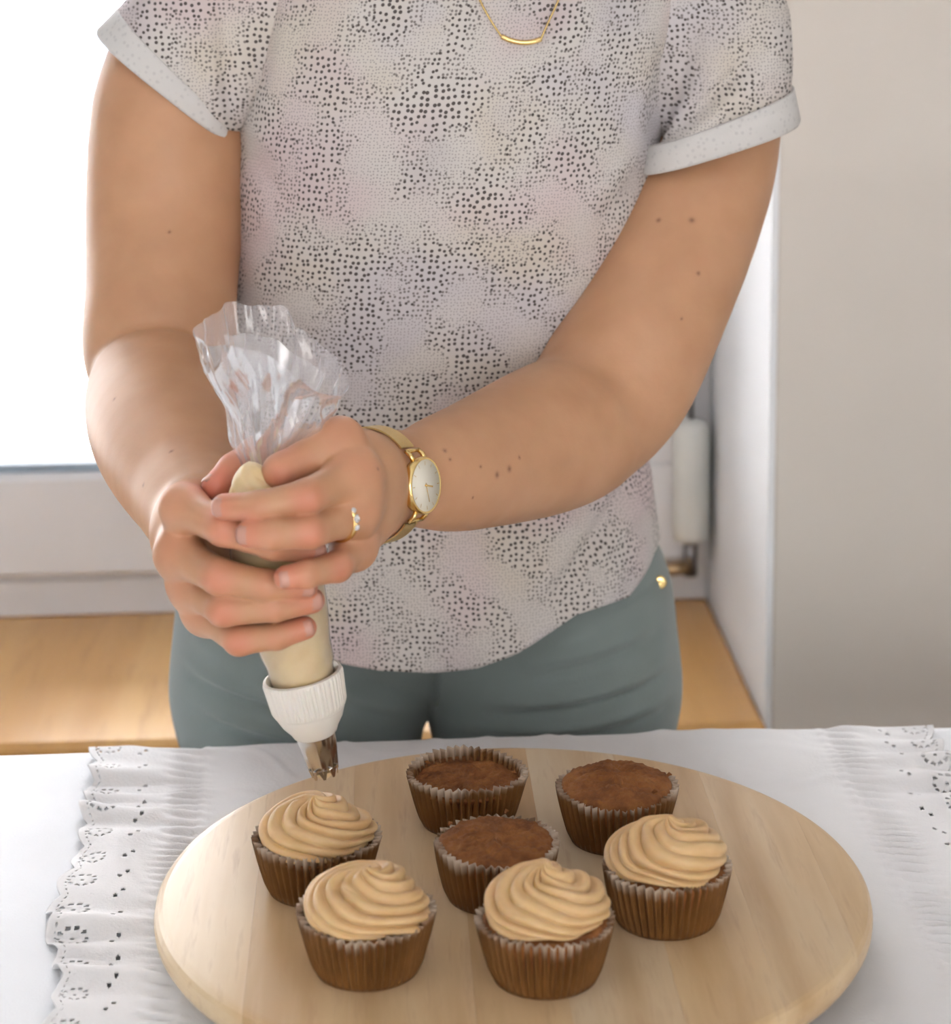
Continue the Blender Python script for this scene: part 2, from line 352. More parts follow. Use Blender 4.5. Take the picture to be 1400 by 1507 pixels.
h = MB(); h.add(*lathe(V(.250, WIN_Y-.034, .655), (0, 0, 1), [(0, .012), (.003, .0175), (.012, .019), (.118, .019), (.126, .0165), (.130, .010)], 28))
ho = h.build('hinge_cover', M['hinge_cover'], win, True)
MB().sweep([(.250, WIN_Y-.034, .618), (.250, WIN_Y-.034, .660)], .0075, 14).build('hinge_pin', M['steel_dark'], ho, True)
MB().sweep([(.210, WIN_Y-.030, .622), (.252, WIN_Y-.034, .627)], .007, 14).build('hinge_arm', M['brass'], ho, True)
MB().sweep([(.250, WIN_Y-.030, .780), (.250, WIN_Y-.030, .93)], .003, 10).build('hinge_rod', M['steel_dark'], ho, True)
# what is outside: paving and a pale building
gr = MB().box((-30, 1.6, -3.2), (30, 60, -3.0)).build('paving', M['ground']); tag(gr, 'pale paved ground outside below the window', 'paving', kind='structure')
bd = empty('building', (-1.5, 9, -3), 'pale cream building seen blurred through the window', 'building')
MB().box((-9, 9, -3), (4, 12, 7)).build('facade', M['facade'], bd)
FW = atY(172, 85, 8.95)
for i in range(-3, 4):
    for j in range(-2, 2):
        cx, cz = FW[0]+i*1.9, FW[2]-.15+j*2.3
        wo = MB().box((cx-.36, 8.93, cz-.85), (cx+.36, 9.02, cz+.55), .03).build('building_window', M['facade_trim'], bd)
        MB().box((cx-.20, 8.90, cz+.02), (cx+.20, 8.95, cz+.28)).build('window_pane', M['facade_glass'], wo)
        MB().box((cx-.20, 8.90, cz-.70), (cx+.20, 8.95, cz-.10)).build('window_pane', M['facade_trim'], wo)
# ---------------------------------------------------------------- table, cloth, lace runner
TZ, EDGE_Y = .755, .287
tb = empty('dining_table', (0, -.2, 0), 'wooden dining table hidden under a white tablecloth', 'table')
MB().box((-.85, -.70, TZ-.032), (.85, EDGE_Y-.004, TZ-.003), .004).build('table_top', M['table_wood'], tb)
for sx in (-.78, .78):
    for sy in (-.62, .20): MB().box((sx-.03, sy-.03, 0), (sx+.03, sy+.03, TZ-.032), .003).build('leg', M['table_wood'], tb)
def cloth_noise(X, Y, seed, n=26, lo=12, hi=60):
    r = np.random.default_rng(seed); z = np.zeros_like(X)
    for _ in range(n):
        k = r.uniform(lo, hi); a = r.uniform(0, 2*math.pi); z += np.sin(k*(X*math.cos(a)+Y*math.sin(a))+r.uniform(0, 6.28))*(lo/k)
    return z/math.sqrt(n)
nx, ny = 190, 150
xs = np.linspace(-.875, .875, nx); t = np.linspace(0, 1, ny)
ys = np.concatenate([np.linspace(-.71, EDGE_Y-.006, ny-30), np.full(30, EDGE_Y)]); drop = np.concatenate([np.zeros(ny-30), np.linspace(0, 1, 30)**1.0*.22])
X, Yg = np.meshgrid(xs, ys); Zg = TZ-.001-np.repeat(drop[:, None], nx, 1)+.0007*cloth_noise(X, Yg, 3)*(np.repeat(drop[:, None], nx, 1) < .001)
side = np.clip((np.abs(X)-.852)/.004, 0, 1); Zg = Zg-side*.0
Yg = Yg+np.repeat(drop[:, None], nx, 1)*(.012+.02*np.sin(X*38)+.012*np.sin(X*71+1))*.12
cl = mk('tablecloth', np.stack([X, Yg, Zg], -1).reshape(-1, 3), grid_faces(ny, nx, False), M['tablecloth'])
tag(cl, 'plain white linen tablecloth spread over the whole table', 'tablecloth')
md = cl.modifiers.new('thick', 'SOLIDIFY'); md.thickness = .0012; md.offset = 1
# lace runner: flat middle, gathered band, eyelet border with scalloped edge on both sides
XL, XR = -.262, .300
us = np.concatenate([np.arange(XL, XL+.05, .0008), np.linspace(XL+.05, XR-.05, 230), XR-np.arange(0, .05, .0008)[::-1]]); us = np.unique(us.round(6)); vs = np.concatenate([np.linspace(-.40, -.14, 60, endpoint=False), np.arange(-.14, EDGE_Y-.003, .0011)]); nx, ny = len(us), len(vs)
X, Yg = np.meshgrid(us, vs)
d = np.minimum(X-XL, XR-X)                                            # distance in from the nearer edge
sgn = np.where(X < (XL+XR)/2, -1, 1)
bordermask = np.clip(1-d/.075, 0, 1)
ruff = bordermask*(.0022*np.sin(Yg*150+2.5*np.sin(Yg*31)+X*20)+.0016*np.sin(Yg*87+sgn*1.3))
gath = np.exp(-((d-.062)/.011)**2)*.0013*np.sin(Yg*620+3*np.sin(Yg*60)+X*150)
crump = .0017*cloth_noise(X, Yg, 8, 30, 18, 95)+.0040*np.clip(cloth_noise(X, Yg, 12, 20, 20, 60)-.3, 0, 2)*np.clip((Yg-.06)/.12, 0, 1)
wr_ = np.exp(-(cloth_noise(X, Yg, 44, 18, 22, 55)/.16)**2)*.0016+np.exp(-(cloth_noise(X, Yg, 45, 18, 30, 80)/.14)**2)*.0010
Zg = TZ+.0032+1.5*ruff+1.25*gath+crump+wr_*np.clip(.25+(Yg-.02)/.12, .25, 1)+.0008*np.exp(-((d-.073)/.0022)**2)
lean = (Yg-.28)*.045*np.clip(1-d/.3, 0, 1)
scal = .0055*np.abs(np.sin(Yg*math.pi/.033))+.003*np.sin(Yg*41)
edge = np.clip(1-d/.028, 0, 1)
Xd = X+sgn*edge*scal-lean*np.where(sgn < 0, 1, .0)+sgn*.004*np.sin(Yg*26)*bordermask
under = np.clip((np.hypot(X, Yg)-.165)/.05, 0, 1); Zg = TZ+.0012+(Zg-TZ-.0012)*under   # pressed flat below the board
Zg = np.maximum(Zg, TZ+.0008)
verts = np.stack([Xd, Yg, Zg], -1).reshape(-1, 3)
faces = []
fx = .5*(us[1:]+us[:-1]); fy = .5*(vs[1:]+vs[:-1])
FD = np.minimum(fx-XL, XR-fx)
for i in range(ny-1):
    for j in range(nx-1):
        dd, y = FD[j], fy[i]; ph = y/.026; q = (ph-math.floor(ph)-.5)*.026
        hole = False
        if .004 < dd < .045:
            hole |= ((dd-.0340)/.0013)**2+((q-.0036)/.0021)**2 < 1
            hole |= ((dd-.0300)/.0013)**2+((q+.0030)/.0021)**2 < 1
            s = y/.033; e = (s-math.floor(s))*.033-.0165; rr = math.hypot(e, dd-.012); an_ = math.atan2(dd-.012, e)
            hole |= abs(rr-.0066) < .0010 and abs((an_*5/math.pi) % 1-.5) < .27
            hole |= rr < .0011 or (abs(dd-.0042) < .0008 and abs((y*260) % 1-.5) < .24)
        if not hole: faces.append((i*nx+j, i*nx+j+1, (i+1)*nx+j+1, (i+1)*nx+j))
lr = mk('lace_runner', verts, faces, M['lace'])
tag(lr, 'crumpled white cotton runner with eyelet lace borders under the round board', 'table runner')
md = lr.modifiers.new('thick', 'SOLIDIFY'); md.thickness = .0009; md.offset = 1

# ---------------------------------------------------------------- round wooden board
BZ, BR = .790, .1955
bo = empty('round_board', (0, 0, TZ), 'large round pale wooden serving board carrying seven cupcakes', 'serving board')
v, f = lathe(V(0, 0, TZ+.0026), (0, 0, 1), [(0, .092), (.004, .098), (.010, .098), (.0165, .094)], 64); mk('turntable_foot', v, f, M['board'], bo)
cuts = [-BR, -.1405, -.088, -.0265, .020, .074, .124, .1715, BR]
layers = [(.0075, -.0165), (.0025, -.0150), (.0003, -.0110), (0, -.0075), (.0008, -.0035), (.0025, -.0012), (.0050, -.0002), (.0072, 0)]
for k in range(len(cuts)-1):
    u0, u1 = cuts[k]+.00004, cuts[k+1]-.00004; rings = []
    for dr, z in layers:
        R = BR-dr; a0, a1 = np.clip([u0/BR*R if abs(u0) > .19 else u0, u1/BR*R if abs(u1) > .19 else u1], -R, R)
        if k == 0: th = np.linspace(-math.acos(a1/R), -2*math.pi+math.acos(a1/R), 60)[::-1]; ring = [(R*math.cos(q), R*math.sin(q)) for q in th]
        elif k == len(cuts)-2: th = np.linspace(-math.acos(a0/R), math.acos(a0/R), 60); ring = [(R*math.cos(q), R*math.sin(q)) for q in th]
        else:
            uu = np.linspace(a0, a1, 30); ring = [(u, -math.sqrt(R*R-u*u)) for u in uu]+[(u, math.sqrt(R*R-u*u)) for u in uu[::-1]]
        rings.append([(x, y, BZ+z) for x, y in ring])
    n = len(rings[0]); f = grid_faces(len(rings), n); f += [tuple(range(n))[::-1], tuple(range((len(rings)-1)*n, len(rings)*n))]
    o = mk('board_stave', np.concatenate(rings), f, M['board'], bo, smooth=False)
    sm = np.zeros(len(f), bool); ln = len(f)-2; o.data.polygons.foreach_set('use_smooth', sm)

# ---------------------------------------------------------------- cupcakes
CUP_R, CUP_r, CUP_H = .0328, .0265, .0312
def cup_base(px, py):
    a = atZ(px, py, BZ); dv = a-CAM; return a+unit(dv*V(1, 1, 0))*CUP_r
def cupcake(px, py, label, frosted, seed, group, tilt=0, rise=.002, flare=0.):
    r = np.random.default_rng(seed); c = cup_base(px, py); c[2] = BZ
    root = empty('cupcake', c, label, 'cupcake', group); root.rotation_euler = (0, 0, r.uniform(0, 6.28))
    # fluted case (local coordinates)
    nf, per = 46, 8; n = nf*per; a = np.arange(n)*2*math.pi/n; rows = 15; vs_, tint = [], []
    wob = r.uniform(0, 6.28, 4); tri = 1-2*np.abs((a*nf/(2*math.pi)) % 1-.5)*2
    for i in range(rows):
        s = i/(rows-1); R = CUP_r+(CUP_R-CUP_r)*s+.0006*math.sin(3*s)
        amp = (.00100+.00110*s)*np.clip(s*6, 0, 1); top = np.clip((s-.85)/.15, 0, 1)
        lop = .0007*np.sin(2*a+wob[0])+.0006*np.sin(3*a+wob[1])
        rr = R+amp*np.sign(tri)*np.abs(tri)**.8+(lop+flare*.0016*np.sin(a+wob[2])**2)*s*s
        z = CUP_H*s+top*(.0010*np.sin(2*a+wob[3])+.0005*r.normal(size=nf).repeat(per))
        vs_.append(np.stack([rr*np.cos(a), rr*np.sin(a), z], -1))
        pale = np.clip((s-.86+.07*np.sin(3*a+wob[1])+.05*np.sin(7*a+wob[2]))/.2, 0, 1)
        tint.append(np.stack([pale*.85, 0*a, 0*a], -1))
    v = np.concatenate(vs_); f = grid_faces(rows, n); f.append(tuple(range(n))[::-1])
    o = mk('paper_case', v, f, M['liner'], root, local=True); set_tint(o, np.concatenate(tint)); md = o.modifiers.new('t', 'SOLIDIFY'); md.thickness = .0003; md.offset = -1
    # cake
    n = 96; a = np.arange(n)*2*math.pi/n; vs_ = []; w1 = r.uniform(0, 6.28, 6); prof = []
    for R, z in ((.0255, .002), (.0315, .0267)): vs_.append(np.stack([R*np.cos(a), R*np.sin(a), 0*a+z], -1))
    nr = 22
    for i in range(nr):
        s = i/(nr-1); R = .0315*math.cos(s*math.pi/2)**.75+.00002; R0 = .0315*(1-s) if s else .0315
        R = .0315*(1-s)**.9+1e-5; lump = .0004*np.sin(5*a+w1[0]+9*s)+.0003*np.sin(9*a+w1[1]-14*s)+.0004*np.sin(17*a+23*s+w1[2])+.0003*np.sin(29*a-31*s+w1[3])
        z = .0282+rise*1.0+(.0026+.6*rise)*(1-(R/.0315)**2.2)-.0020*np.exp(-((s-.75)/.12)**2)*(np.sin(a*2+w1[4]) > .2)+lump*min(1, (1-s)*4)*(1.2 if i else .4)
        if i == 0: z = z-.0012
        vs_.append(np.stack([R*np.cos(a), R*np.sin(a), z], -1))
    v = np.concatenate(vs_); f = grid_faces(len(vs_), n); f.append(tuple(range(n))[::-1]); f.append(tuple(range(len(v)-n, len(v))))
    mk('cake', v, f, M['cake'], root, local=True)
    if frosted:
        z0 = .0300+rise; ns, nt_ = 120, 300; th = np.arange(nt_)*2*math.pi/nt_; S = np.linspace(0, 1, ns)
        prof_ = spline([(.0235, -.0006), (.0285, -.0006), (.0303, .0036), (.0288, .0090), (.0222, .0148), (.0142, .0190), (.0068, .0218), (.0005, .0232)], ns)
        tg = np.gradient(prof_, axis=0); nm = np.stack([tg[:, 1], -tg[:, 0]], -1); nm /= np.linalg.norm(nm, axis=1)[:, None]
        arms, wind = 8, r.uniform(.85, 1.1); o1, o2, o3, o4 = r.uniform(0, 6.28, 4); Sg, Tg = S[:, None], th[None]; tn = Tg/(2*math.pi)
        wav = .10*np.sin(2*Tg+o1+5*Sg)+.07*np.sin(3*Tg+o2-7*Sg)
        q = arms*(tn+wind*Sg**.9)+wav*1.6+o3; g = np.abs(np.sin(math.pi*q))**.52
        arm_var = 1+.30*np.sin(2*math.pi*(tn+wind*Sg**.9)*2+o4)
        coil = np.abs(np.sin(math.pi*(tn+1.55*Sg+wav*.25+o4)))**.75
        amp = np.interp(Sg, [0, .10, .25, .75, .93, 1], [.35, .8, 1, 1, .6, .1])
        dsp = amp*(.0045*(g-.66)*arm_var+.0036*(coil-.6))+.0005*np.sin(5*Tg+11*Sg+o1)*amp
        Rg = prof_[:, :1]*(1+.035*np.sin(2*Tg+o1)*(1-Sg)+.03*np.sin(3*Tg+o2)*(1-Sg))+nm[:, :1]*dsp; Zg_ = prof_[:, 1:]+nm[:, 1:]*dsp+.0013*np.sin(3*Tg+o3)*(1-Sg)**2+.0009*np.sin(5*Tg+o2)*(1-Sg)**2
        pk = np.clip((Sg-.86)/.14, 0, 1); ox, oy = .003*math.cos(o4), .003*math.sin(o4)
        Xg = np.maximum(Rg, .0002)*np.cos(Tg)+ox*Sg**2+.0016*pk**2*math.cos(o1); Yg_ = np.maximum(Rg, .0002)*np.sin(Tg)+oy*Sg**2+.0016*pk**2*math.sin(o1); Zg_ = z0+Zg_+.0028*pk**1.6
        v = np.stack([Xg, Yg_, Zg_], -1).reshape(-1, 3); mk('frosting', v, grid_faces(ns, nt_)+[tuple(range(nt_))[::-1], tuple(range((ns-1)*nt_, ns*nt_))], M['frosting'], root, local=True)
    else:
        for _ in range(2):                                             # stray crumbs of grated carrot at the rim
            q = r.uniform(0, 6.28); R = .029; p = V(R*math.cos(q), R*math.sin(q), .0312+rise)
            mb = MB(); mb.sweep([p, p+V(.001, .0012, .0012), p+V(.0025, .001, .0008)], [.0008, .0011, .0004], 6); mb.build('crumb', M['cake'], root, True, local=True)
    return root
GF, GP = 'frosted cupcakes on the round board', 'unfrosted cupcakes on the round board'
cupcake(468, 1337, 'frosted cupcake directly under the tip of the piping bag', True, 11, GF, rise=-.002, flare=.6)
cupcake(541.5, 1460, 'frosted cupcake in front of the one being piped, case standing loose on one side', True, 23, GF, rise=.0, flare=.8)
cupcake(803, 1472, 'frosted cupcake standing right in front of the middle bare cupcake', True, 37, GF, rise=.0025)
cupcake(980, 1385, 'frosted cupcake overlapping the smooth-domed bare cupcake behind it', True, 41, GF, rise=.002)
cupcake(731, 1349, 'bare brown cupcake in the middle of the board between the others', False, 53, GP, rise=.0028)
cupcake(688, 1235, 'bare brown cupcake with pale case rim at the board edge nearest the woman', False, 67, GP, rise=-.0035, flare=.5)
cupcake(907.6, 1261, 'bare brown cupcake with smooth domed top behind a frosted one', False, 79, GP, rise=.0050)

# ---------------------------------------------------------------- implicit surfaces (smooth unions of tapered capsules)
class Vol:
    def __init__(s, lo, hi, h): s.lo = np.array(lo, float); s.h = h; s.shape = np.ceil((np.array(hi)-s.lo)/h).astype(int)+1; s.D = np.full(s.shape, .03, np.float32)
    def window(s, lo, hi):
        a = np.clip(((np.asarray(lo)-s.lo)/s.h).astype(int)-1, 0, s.shape-1); b = np.clip(((np.asarray(hi)-s.lo)/s.h).astype(int)+2, 1, s.shape); return a, b
    def chain(s, pts, rad, k=.004):
        """smooth union of the capsules along a chain -> (slices, distance array)"""
        pts = np.asarray(pts, float); rad = np.asarray(rad, float); m = rad.max()+.014+k
        a, b = s.window(pts.min(0)-m, pts.max(0)+m)
        ax = [s.lo[i]+s.h*np.arange(a[i], b[i]) for i in range(3)]
        P = np.stack(np.meshgrid(*ax, indexing='ij'), -1).astype(np.float32); D = None
        for i in range(len(pts)-1):
            d = cap_dist(P, pts[i], pts[i+1], rad[i], rad[i+1]); D = d if D is None else smin(D, d, k)
        return tuple(slice(x, y) for x, y in zip(a, b)), D
    def union(s, sl_d, k=0.):
        sl, d = sl_d; s.D[sl] = smin(s.D[sl], d, k) if k else np.minimum(s.D[sl], d)
    def mesh(s, band=4):
        B = band*s.h; g = openvdb.FloatGrid(B); g.copyFromArray(np.clip(s.D, -B, B).astype(np.float64))
        p, t, q = g.convertToPolygons(isovalue=0., adaptivity=0.0)
        return np.asarray(p, float)*s.h+s.lo, np.asarray(q)[:, ::-1]
def cap_dist(P, a, b, ra, rb):
    a = a.astype(np.float32); ab = (b-a).astype(np.float32); L2 = float(ab@ab)+1e-12
    t = np.clip(((P-a)@ab)/L2, 0, 1); return np.linalg.norm(P-a-t[..., None]*ab, axis=-1)-(ra+t*(rb-ra))
def smin(a, b, k):
    h = np.clip(k-np.abs(a-b), 0, None)/k; return np.minimum(a, b)-h*h*k*.25
def fast_mesh(name, v, q, mat, parent):
    v = np.asarray(v, float)-wloc(parent); me = bpy.data.meshes.new(name); me.vertices.add(len(v)); me.vertices.foreach_set('co', v.ravel())
    me.loops.add(q.size); me.loops.foreach_set('vertex_index', q.astype(np.int32).ravel()); me.polygons.add(len(q))
    me.polygons.foreach_set('loop_start', np.arange(0, q.size, 4, dtype=np.int32)); me.polygons.foreach_set('loop_total', np.full(len(q), 4, np.int32))
    me.update(calc_edges=True); me.validate(); me.polygons.foreach_set('use_smooth', [True]*len(q)); me.materials.append(mat)
    o = bpy.data.objects.new(name, me); COL.objects.link(o); o.parent = parent; return o

# ---------------------------------------------------------------- the person
BAG_Y = float(cup_base(468, 1337)[1])
HY = lambda x, y, d: atY(x, y, BAG_Y+d)                                # hand points: pixel + depth offset (m) from the bag's axis
PC = atY(640, 900, .43)
person = empty('person', (PC[0], .43, 0), 'person in dotted short-sleeved shirt and pale jeans squeezing a piping bag', 'person')
def limb(L_):   # rows (px, py, Y, radius in px)
    p = np.array([atY(x, y, Y) for x, y, Y, r in L_]); r = np.array([r/pxm(q) for q, (_, _, _, r) in zip(p, L_)]); return p, r
def resample(p, r, n): s = spline(np.column_stack([p, r]), n); return s[:, :3], s[:, 3]
tips = []       # (tip, previous joint, radius) for nails
SPOT = []       # (point, radius, channel, strength) tint spots
def finger(vol, palm, joints, radii, kp=.009):
    """a finger chain; returns its distance field blended into the palm only"""
    sl, d = vol.chain(joints, radii, .0035); return sl, d
def build_hand(vol, wrist_pts, palm_chains, fingers, kp=.010):
    # palm: smooth union of capsules, kept in its own array
    pv = Vol(vol.lo, vol.lo+(vol.shape-1)*vol.h, vol.h) if False else None
    base = vol.D.copy(); vol.D[:] = .03
    for p, r in palm_chains: vol.union(vol.chain(p, r, .012), .014)
    palm = vol.D; out = smin(base, palm, .02)
    for j, r in fingers:
        sl, d = vol.chain(j, r, .003); out[sl] = np.minimum(out[sl], smin(palm[sl], d, kp))
    vol.D = out
H = .0013
# --- right arm (the one away from the watch)
RA_up, RAr_up = limb([(312, 28, .378, 60), (276, 62, .370, 78), (250, 150, .360, 96), (246, 250, .348, 101), (242, 340, .335, 98), (238, 420, .315, 92), (236, 480, .298, 90), (234, 512, .296, 87), (232, 548, .304, 85)])
RA_fo, RAr_fo = limb([(230, 562, .285, 70), (233, 586, .247, 85), (241, 622, .200, 91), (254, 662, .155, 85), (272, 706, .112, 72), (292, 748, .072, 56)])
RW = atY(296, 752, BAG_Y+.062)
Rm = {'i': [HY(270, 746, -.001), HY(329, 777, -.031), HY(402, 801, -.036), HY(462, 812, -.030)],
      'm': [HY(262, 815, .000), HY(322, 848, -.033), HY(391, 861, -.038), HY(448, 862, -.033)],
      'r': [HY(281, 862, .003), HY(329, 897, -.031), HY(405, 893, -.036), HY(459, 884, -.030)],
      'p': [HY(302, 903, .006), HY(352, 942, -.027), HY(408, 936, -.031), HY(449, 924, -.028)]}
Rr = {'i': [.0105, .0092, .0080, .0068], 'm': [.0108, .0094, .0080, .0072], 'r': [.0100, .0088, .0076, .0068], 'p': [.0090, .0080, .0070, .0062]}
allp = np.concatenate([RA_up, RA_fo]+[np.array(v) for v in Rm.values()]+[HY(440, 760, .05)[None]])
vr = Vol(allp.min(0)-.052, allp.max(0)+.052, H)
p, r = resample(RA_up, RAr_up, 16); vr.union(vr.chain(p, r, .02))
p, r = resample(RA_fo, RAr_fo, 16); vr.union(vr.chain(p, r, .02), .005)
palm = [([RW, (RW*.45+q[0]*.55), q[0]], [.0175, .0140, .0112]) for q in Rm.values()]
palm.append(([RA_fo[-1], RW, (RW+Rm['m'][0])/2], [.0215, .0205, .017]))
palm.append(([RW, HY(322, 735, .050), HY(352, 742, .038)], [.017, .0145, .012]))
thumbR = ([HY(345, 742, .042), HY(385, 748, .038), HY(424, 765, .033)], [.0115, .0100, .0082])
build_hand(vr, RW, palm, [(Rm[k], Rr[k]) for k in Rm]+[thumbR])
# --- left arm (with the watch)
LA_up, LAr_up = limb([(1030, 28, .378, 60), (1054, 66, .370, 70), (1062, 160, .364, 74), (1042, 255, .350, 84), (1010, 345, .325, 88), (974, 430, .304, 90), (936, 510, .288, 93), (904, 562, .280, 94), (888, 592, .277, 92)])
LW = HY(546, 714, .062)
LA_fo, LAr_fo = limb([(872, 618, .272, 80), (838, 632, .245, 88), (790, 652, .216, 87), (735, 672, .180, 79), (680, 690, .144, 68), (628, 703, .108, 52)])
Lm = {'i': [HY(500, 650, -.002), HY(414, 694, -.016), HY(398, 713, .004)],
      'm': [HY(522, 697, -.013), HY(452, 731, -.041), HY(380, 746, -.044), HY(331, 746, -.036)],
      'r': [HY(520, 757, -.013), HY(456, 783, -.047), HY(400, 787, -.053), HY(365, 786, -.050)],
      'p': [HY(521, 806, -.004), HY(496, 834, -.034), HY(452, 845, -.052), HY(421, 850, -.054)]}
Lr = {'i': [.0112, .0095, .0085], 'm': [.0108, .0090, .0079, .0070], 'r': [.0102, .0086, .0077, .0069], 'p': [.0092, .0079, .0070, .0063]}
l_ax = unit(LA_fo[-2]-LW); l_n = V(.87, -.5, .12); l_n = unit(l_n-l_ax*(l_n@l_ax)); l_w = np.cross(l_ax, l_n)    # wrist frame: along arm, dial normal, breadth
if l_w[2] < 0: l_w = -l_w
allp = np.concatenate([LA_up, LA_fo]+[np.array(v) for v in Lm.values()]+[HY(310, 720, .0)[None]])
vl = Vol(allp.min(0)-.052, allp.max(0)+.052, H)
p, r = resample(LA_up, LAr_up, 16); vl.union(vl.chain(p, r, .02))
p, r = resample(LA_fo, LAr_fo, 16); vl.union(vl.chain(p, r, .02), .013)
for sgn_ in (-1, 1):                                                     # the two bones of the flattened wrist
    c_ = LW+l_w*sgn_*.0085; vl.union(vl.chain([c_-l_ax*.012, c_, c_+l_ax*.025, LA_fo[-2]+l_w*sgn_*.006], [.0158, .0166, .0176, .0225], .01), .014)
palm = [([LW, (LW*.45+q[0]*.55), q[0]], [.0170, .0140, .0116]) for q in Lm.values()]
palm.append(([LW-l_ax*.005, (LW+Lm['m'][0])/2, (Lm['m'][0]+Lm['r'][0])/2], [.019, .018, .012]))
thumbL = ([HY(520, 675, .045), HY(445, 655, .044), HY(378, 668, .028), HY(345, 692, .016), HY(318, 716, .006)], [.0135, .0115, .0096, .0090, .0076])
build_hand(vl, LW, palm, [(Lm[k], Lr[k]) for k in Lm]+[thumbL])
# --- neck, chest and head (coarser; inside the shirt or above the frame)
NK = atY(712, -70, .40); HD = NK+V(.01, -.055, .215)
vt = Vol((NK[0]-.26, .22, .60), (NK[0]+.24, .62, HD[2]+.17), .004)
sh_l, sh_r = RA_up[1], LA_up[1]
ch = (sh_l+sh_r)/2+V(0, .03, -.10)
vt.union(vt.chain([sh_l+V(.012, .01, -.012), (sh_l+sh_r)/2+V(0, .02, .022), sh_r+V(-.012, .01, -.012)], [.028, .044, .028], .03))
vt.union(vt.chain([ch+V(-.06, .0, 0), ch+V(.06, .0, 0)], [.075, .075], .03), .05)
vt.union(vt.chain([ch+V(0, .02, -.05), V(PC[0], .435, .95), V(PC[0], .435, .90)], [.080, .075, .075], .03), .05)
vt.union(vt.chain([(sh_l+sh_r)/2+V(0, .02, .03), NK, HD+V(0, .03, -.06)], [.062, .052, .050], .03), .03)
vt.union(vt.chain([HD+V(0, .035, .035), HD+V(0, -.005, .02), HD+V(0, -.025, -.05), HD+V(0, -.035, -.082)], [.082, .078, .052, .030], .03), .02)
vt.union(vt.chain([HD+V(0, -.084, .0), HD+V(0, -.094, -.024)], [.007, .011], .006), .012)
for sx in (-1, 1):
    vt.union(vt.chain([HD+V(sx*.078, .02, .012), HD+V(sx*.080, .018, -.02)], [.014, .010], .006), .008)
    vt.union(vt.chain([HD+V(sx*.032, -.072, .004), HD+V(sx*.034, -.071, .004)], [.011, .011], .004), .006)
vt.union(vt.chain([HD+V(-.018, -.078, -.052), HD+V(0, -.082, -.051), HD+V(.018, -.078, -.052)], [.005, .007, .005], .004), .006)
parts = [v_.mesh() for v_ in (vr, vl, vt)]; del vr, vl, vt
vv, qq, n0 = [], [], 0
for a, q in parts: vv.append(a); qq.append(q+n0); n0 += len(a)
vv = np.concatenate(vv); qq = np.concatenate(qq)
body = fast_mesh('body', vv, qq, M['skin'], person)
# tint: redder knuckles and fingertips, a few moles and a pale knuckle
tint = np.zeros((len(vv), 3), np.float32)
def spot(c, r, ch_, s):
    d2 = ((vv-c)**2).sum(1); tint[:, ch_] = np.maximum(tint[:, ch_], s*np.exp(-d2/(r*r)))
for D_, R_ in ((Rm, Rr), (Lm, Lr)):
    for k, js in D_.items():
        spot(js[0]+V(0, -.006, .004), .012, 0, .32); spot(js[1]+V(0, -.007, 0), .009, 0, .6)
        if len(js) > 3: spot(js[2]+V(0, -.006, 0), .007, 0, .3); spot(js[3], .013, 0, .75)
spot(thumbL[0][-1], .017, 0, 1.); spot(thumbL[0][-2], .015, 0, .8); spot(Lm['i'][1], .016, 0, .5)
spot(HY(318, 722, .0), .012, 0, .6)
SKINPTS = vv
def on_skin(px, py):
    """the skin vertex nearest the camera along a pixel direction"""
    rdir = unit(ray(px, py)); d = vv-CAM; s = d@rdir; off = np.linalg.norm(d-s[:, None]*rdir, axis=1); near = off < .0016
    return vv[near][np.argmin(s[near])] if near.any() else None
for px, py, r_ in [(657, 661, .0011), (711, 685, .0008), (735, 700, .0015), (753, 691, .0016), (768, 672, .0009), (968, 322, .0013), (1018, 321, .0016), (1030, 403, .0011), (1007, 470, .0008), (250, 338, .0009), (165, 585, .0009), (252, 660, .001), (208, 712, .0008), (665, 675, .0008), (700, 733, .0007), (560, 690, .0008)]:
    q = on_skin(px, py)
    if q is not None: spot(q, r_*1.15, 1, .95)
for dx in (-.014, -.007, 0, .007, .014): spot(HD+V(dx, -.086, -.051), .007, 0, .9)
set_tint(body, tint)
# nails
def nail(tip, prev, up_dir, r, wlen=.0088, back=.0012):
    ax = unit(tip-prev); up = unit(up_dir-ax*(up_dir@ax)); sd = np.cross(ax, up); rows, cols = 9, 11; v = []
    for i in range(rows):
        u = i/(rows-1)
        for j in range(cols):
            s_ = (j/(cols-1)-.5)*2; hw = .92*(1-abs(2*u-1)**5*.25); a = s_*hw
            rad = r*1.035-.0002-(.0009*(max(0, u-.75)/.25)**2)-(.0006 if u == 0 or abs(s_) == 1 else 0)
            v.append(tip+ax*((u-.62)*wlen+back)+rad*(math.cos(a)*up+math.sin(a)*sd))
    o = mk('fingernail', v, grid_faces(rows, cols, False), M['nail'], person); md = o.modifiers.new('t', 'SOLIDIFY'); md.thickness = .0005; md.offset = -1
UPN = V(-.05, -1, .25)
nail(Lm['m'][3], Lm['m'][2], V(-.45, -.85, .2), Lr['m'][3]); nail(Lm['r'][3], Lm['r'][2], V(0, -1, .15), Lr['r'][3]); nail(Lm['p'][3], Lm['p'][2], V(.0, -1, .1), Lr['p'][3], .0075)
nail(Rm['r'][3], Rm['r'][2], V(.35, -.9, .25), Rr['r'][3]); nail(Rm['p'][3], Rm['p'][2], V(.3, -.9, .25), Rr['p'][3], .0075)
nail(Rm['m'][3], Rm['m'][2], V(.2, -1, .2), Rr['m'][3]); nail(Rm['i'][3], Rm['i'][2], V(.2, -1, .2), Rr['i'][3]); nail(thumbL[0][-1], thumbL[0][-2], V(-.2, .6, .8), .0076)
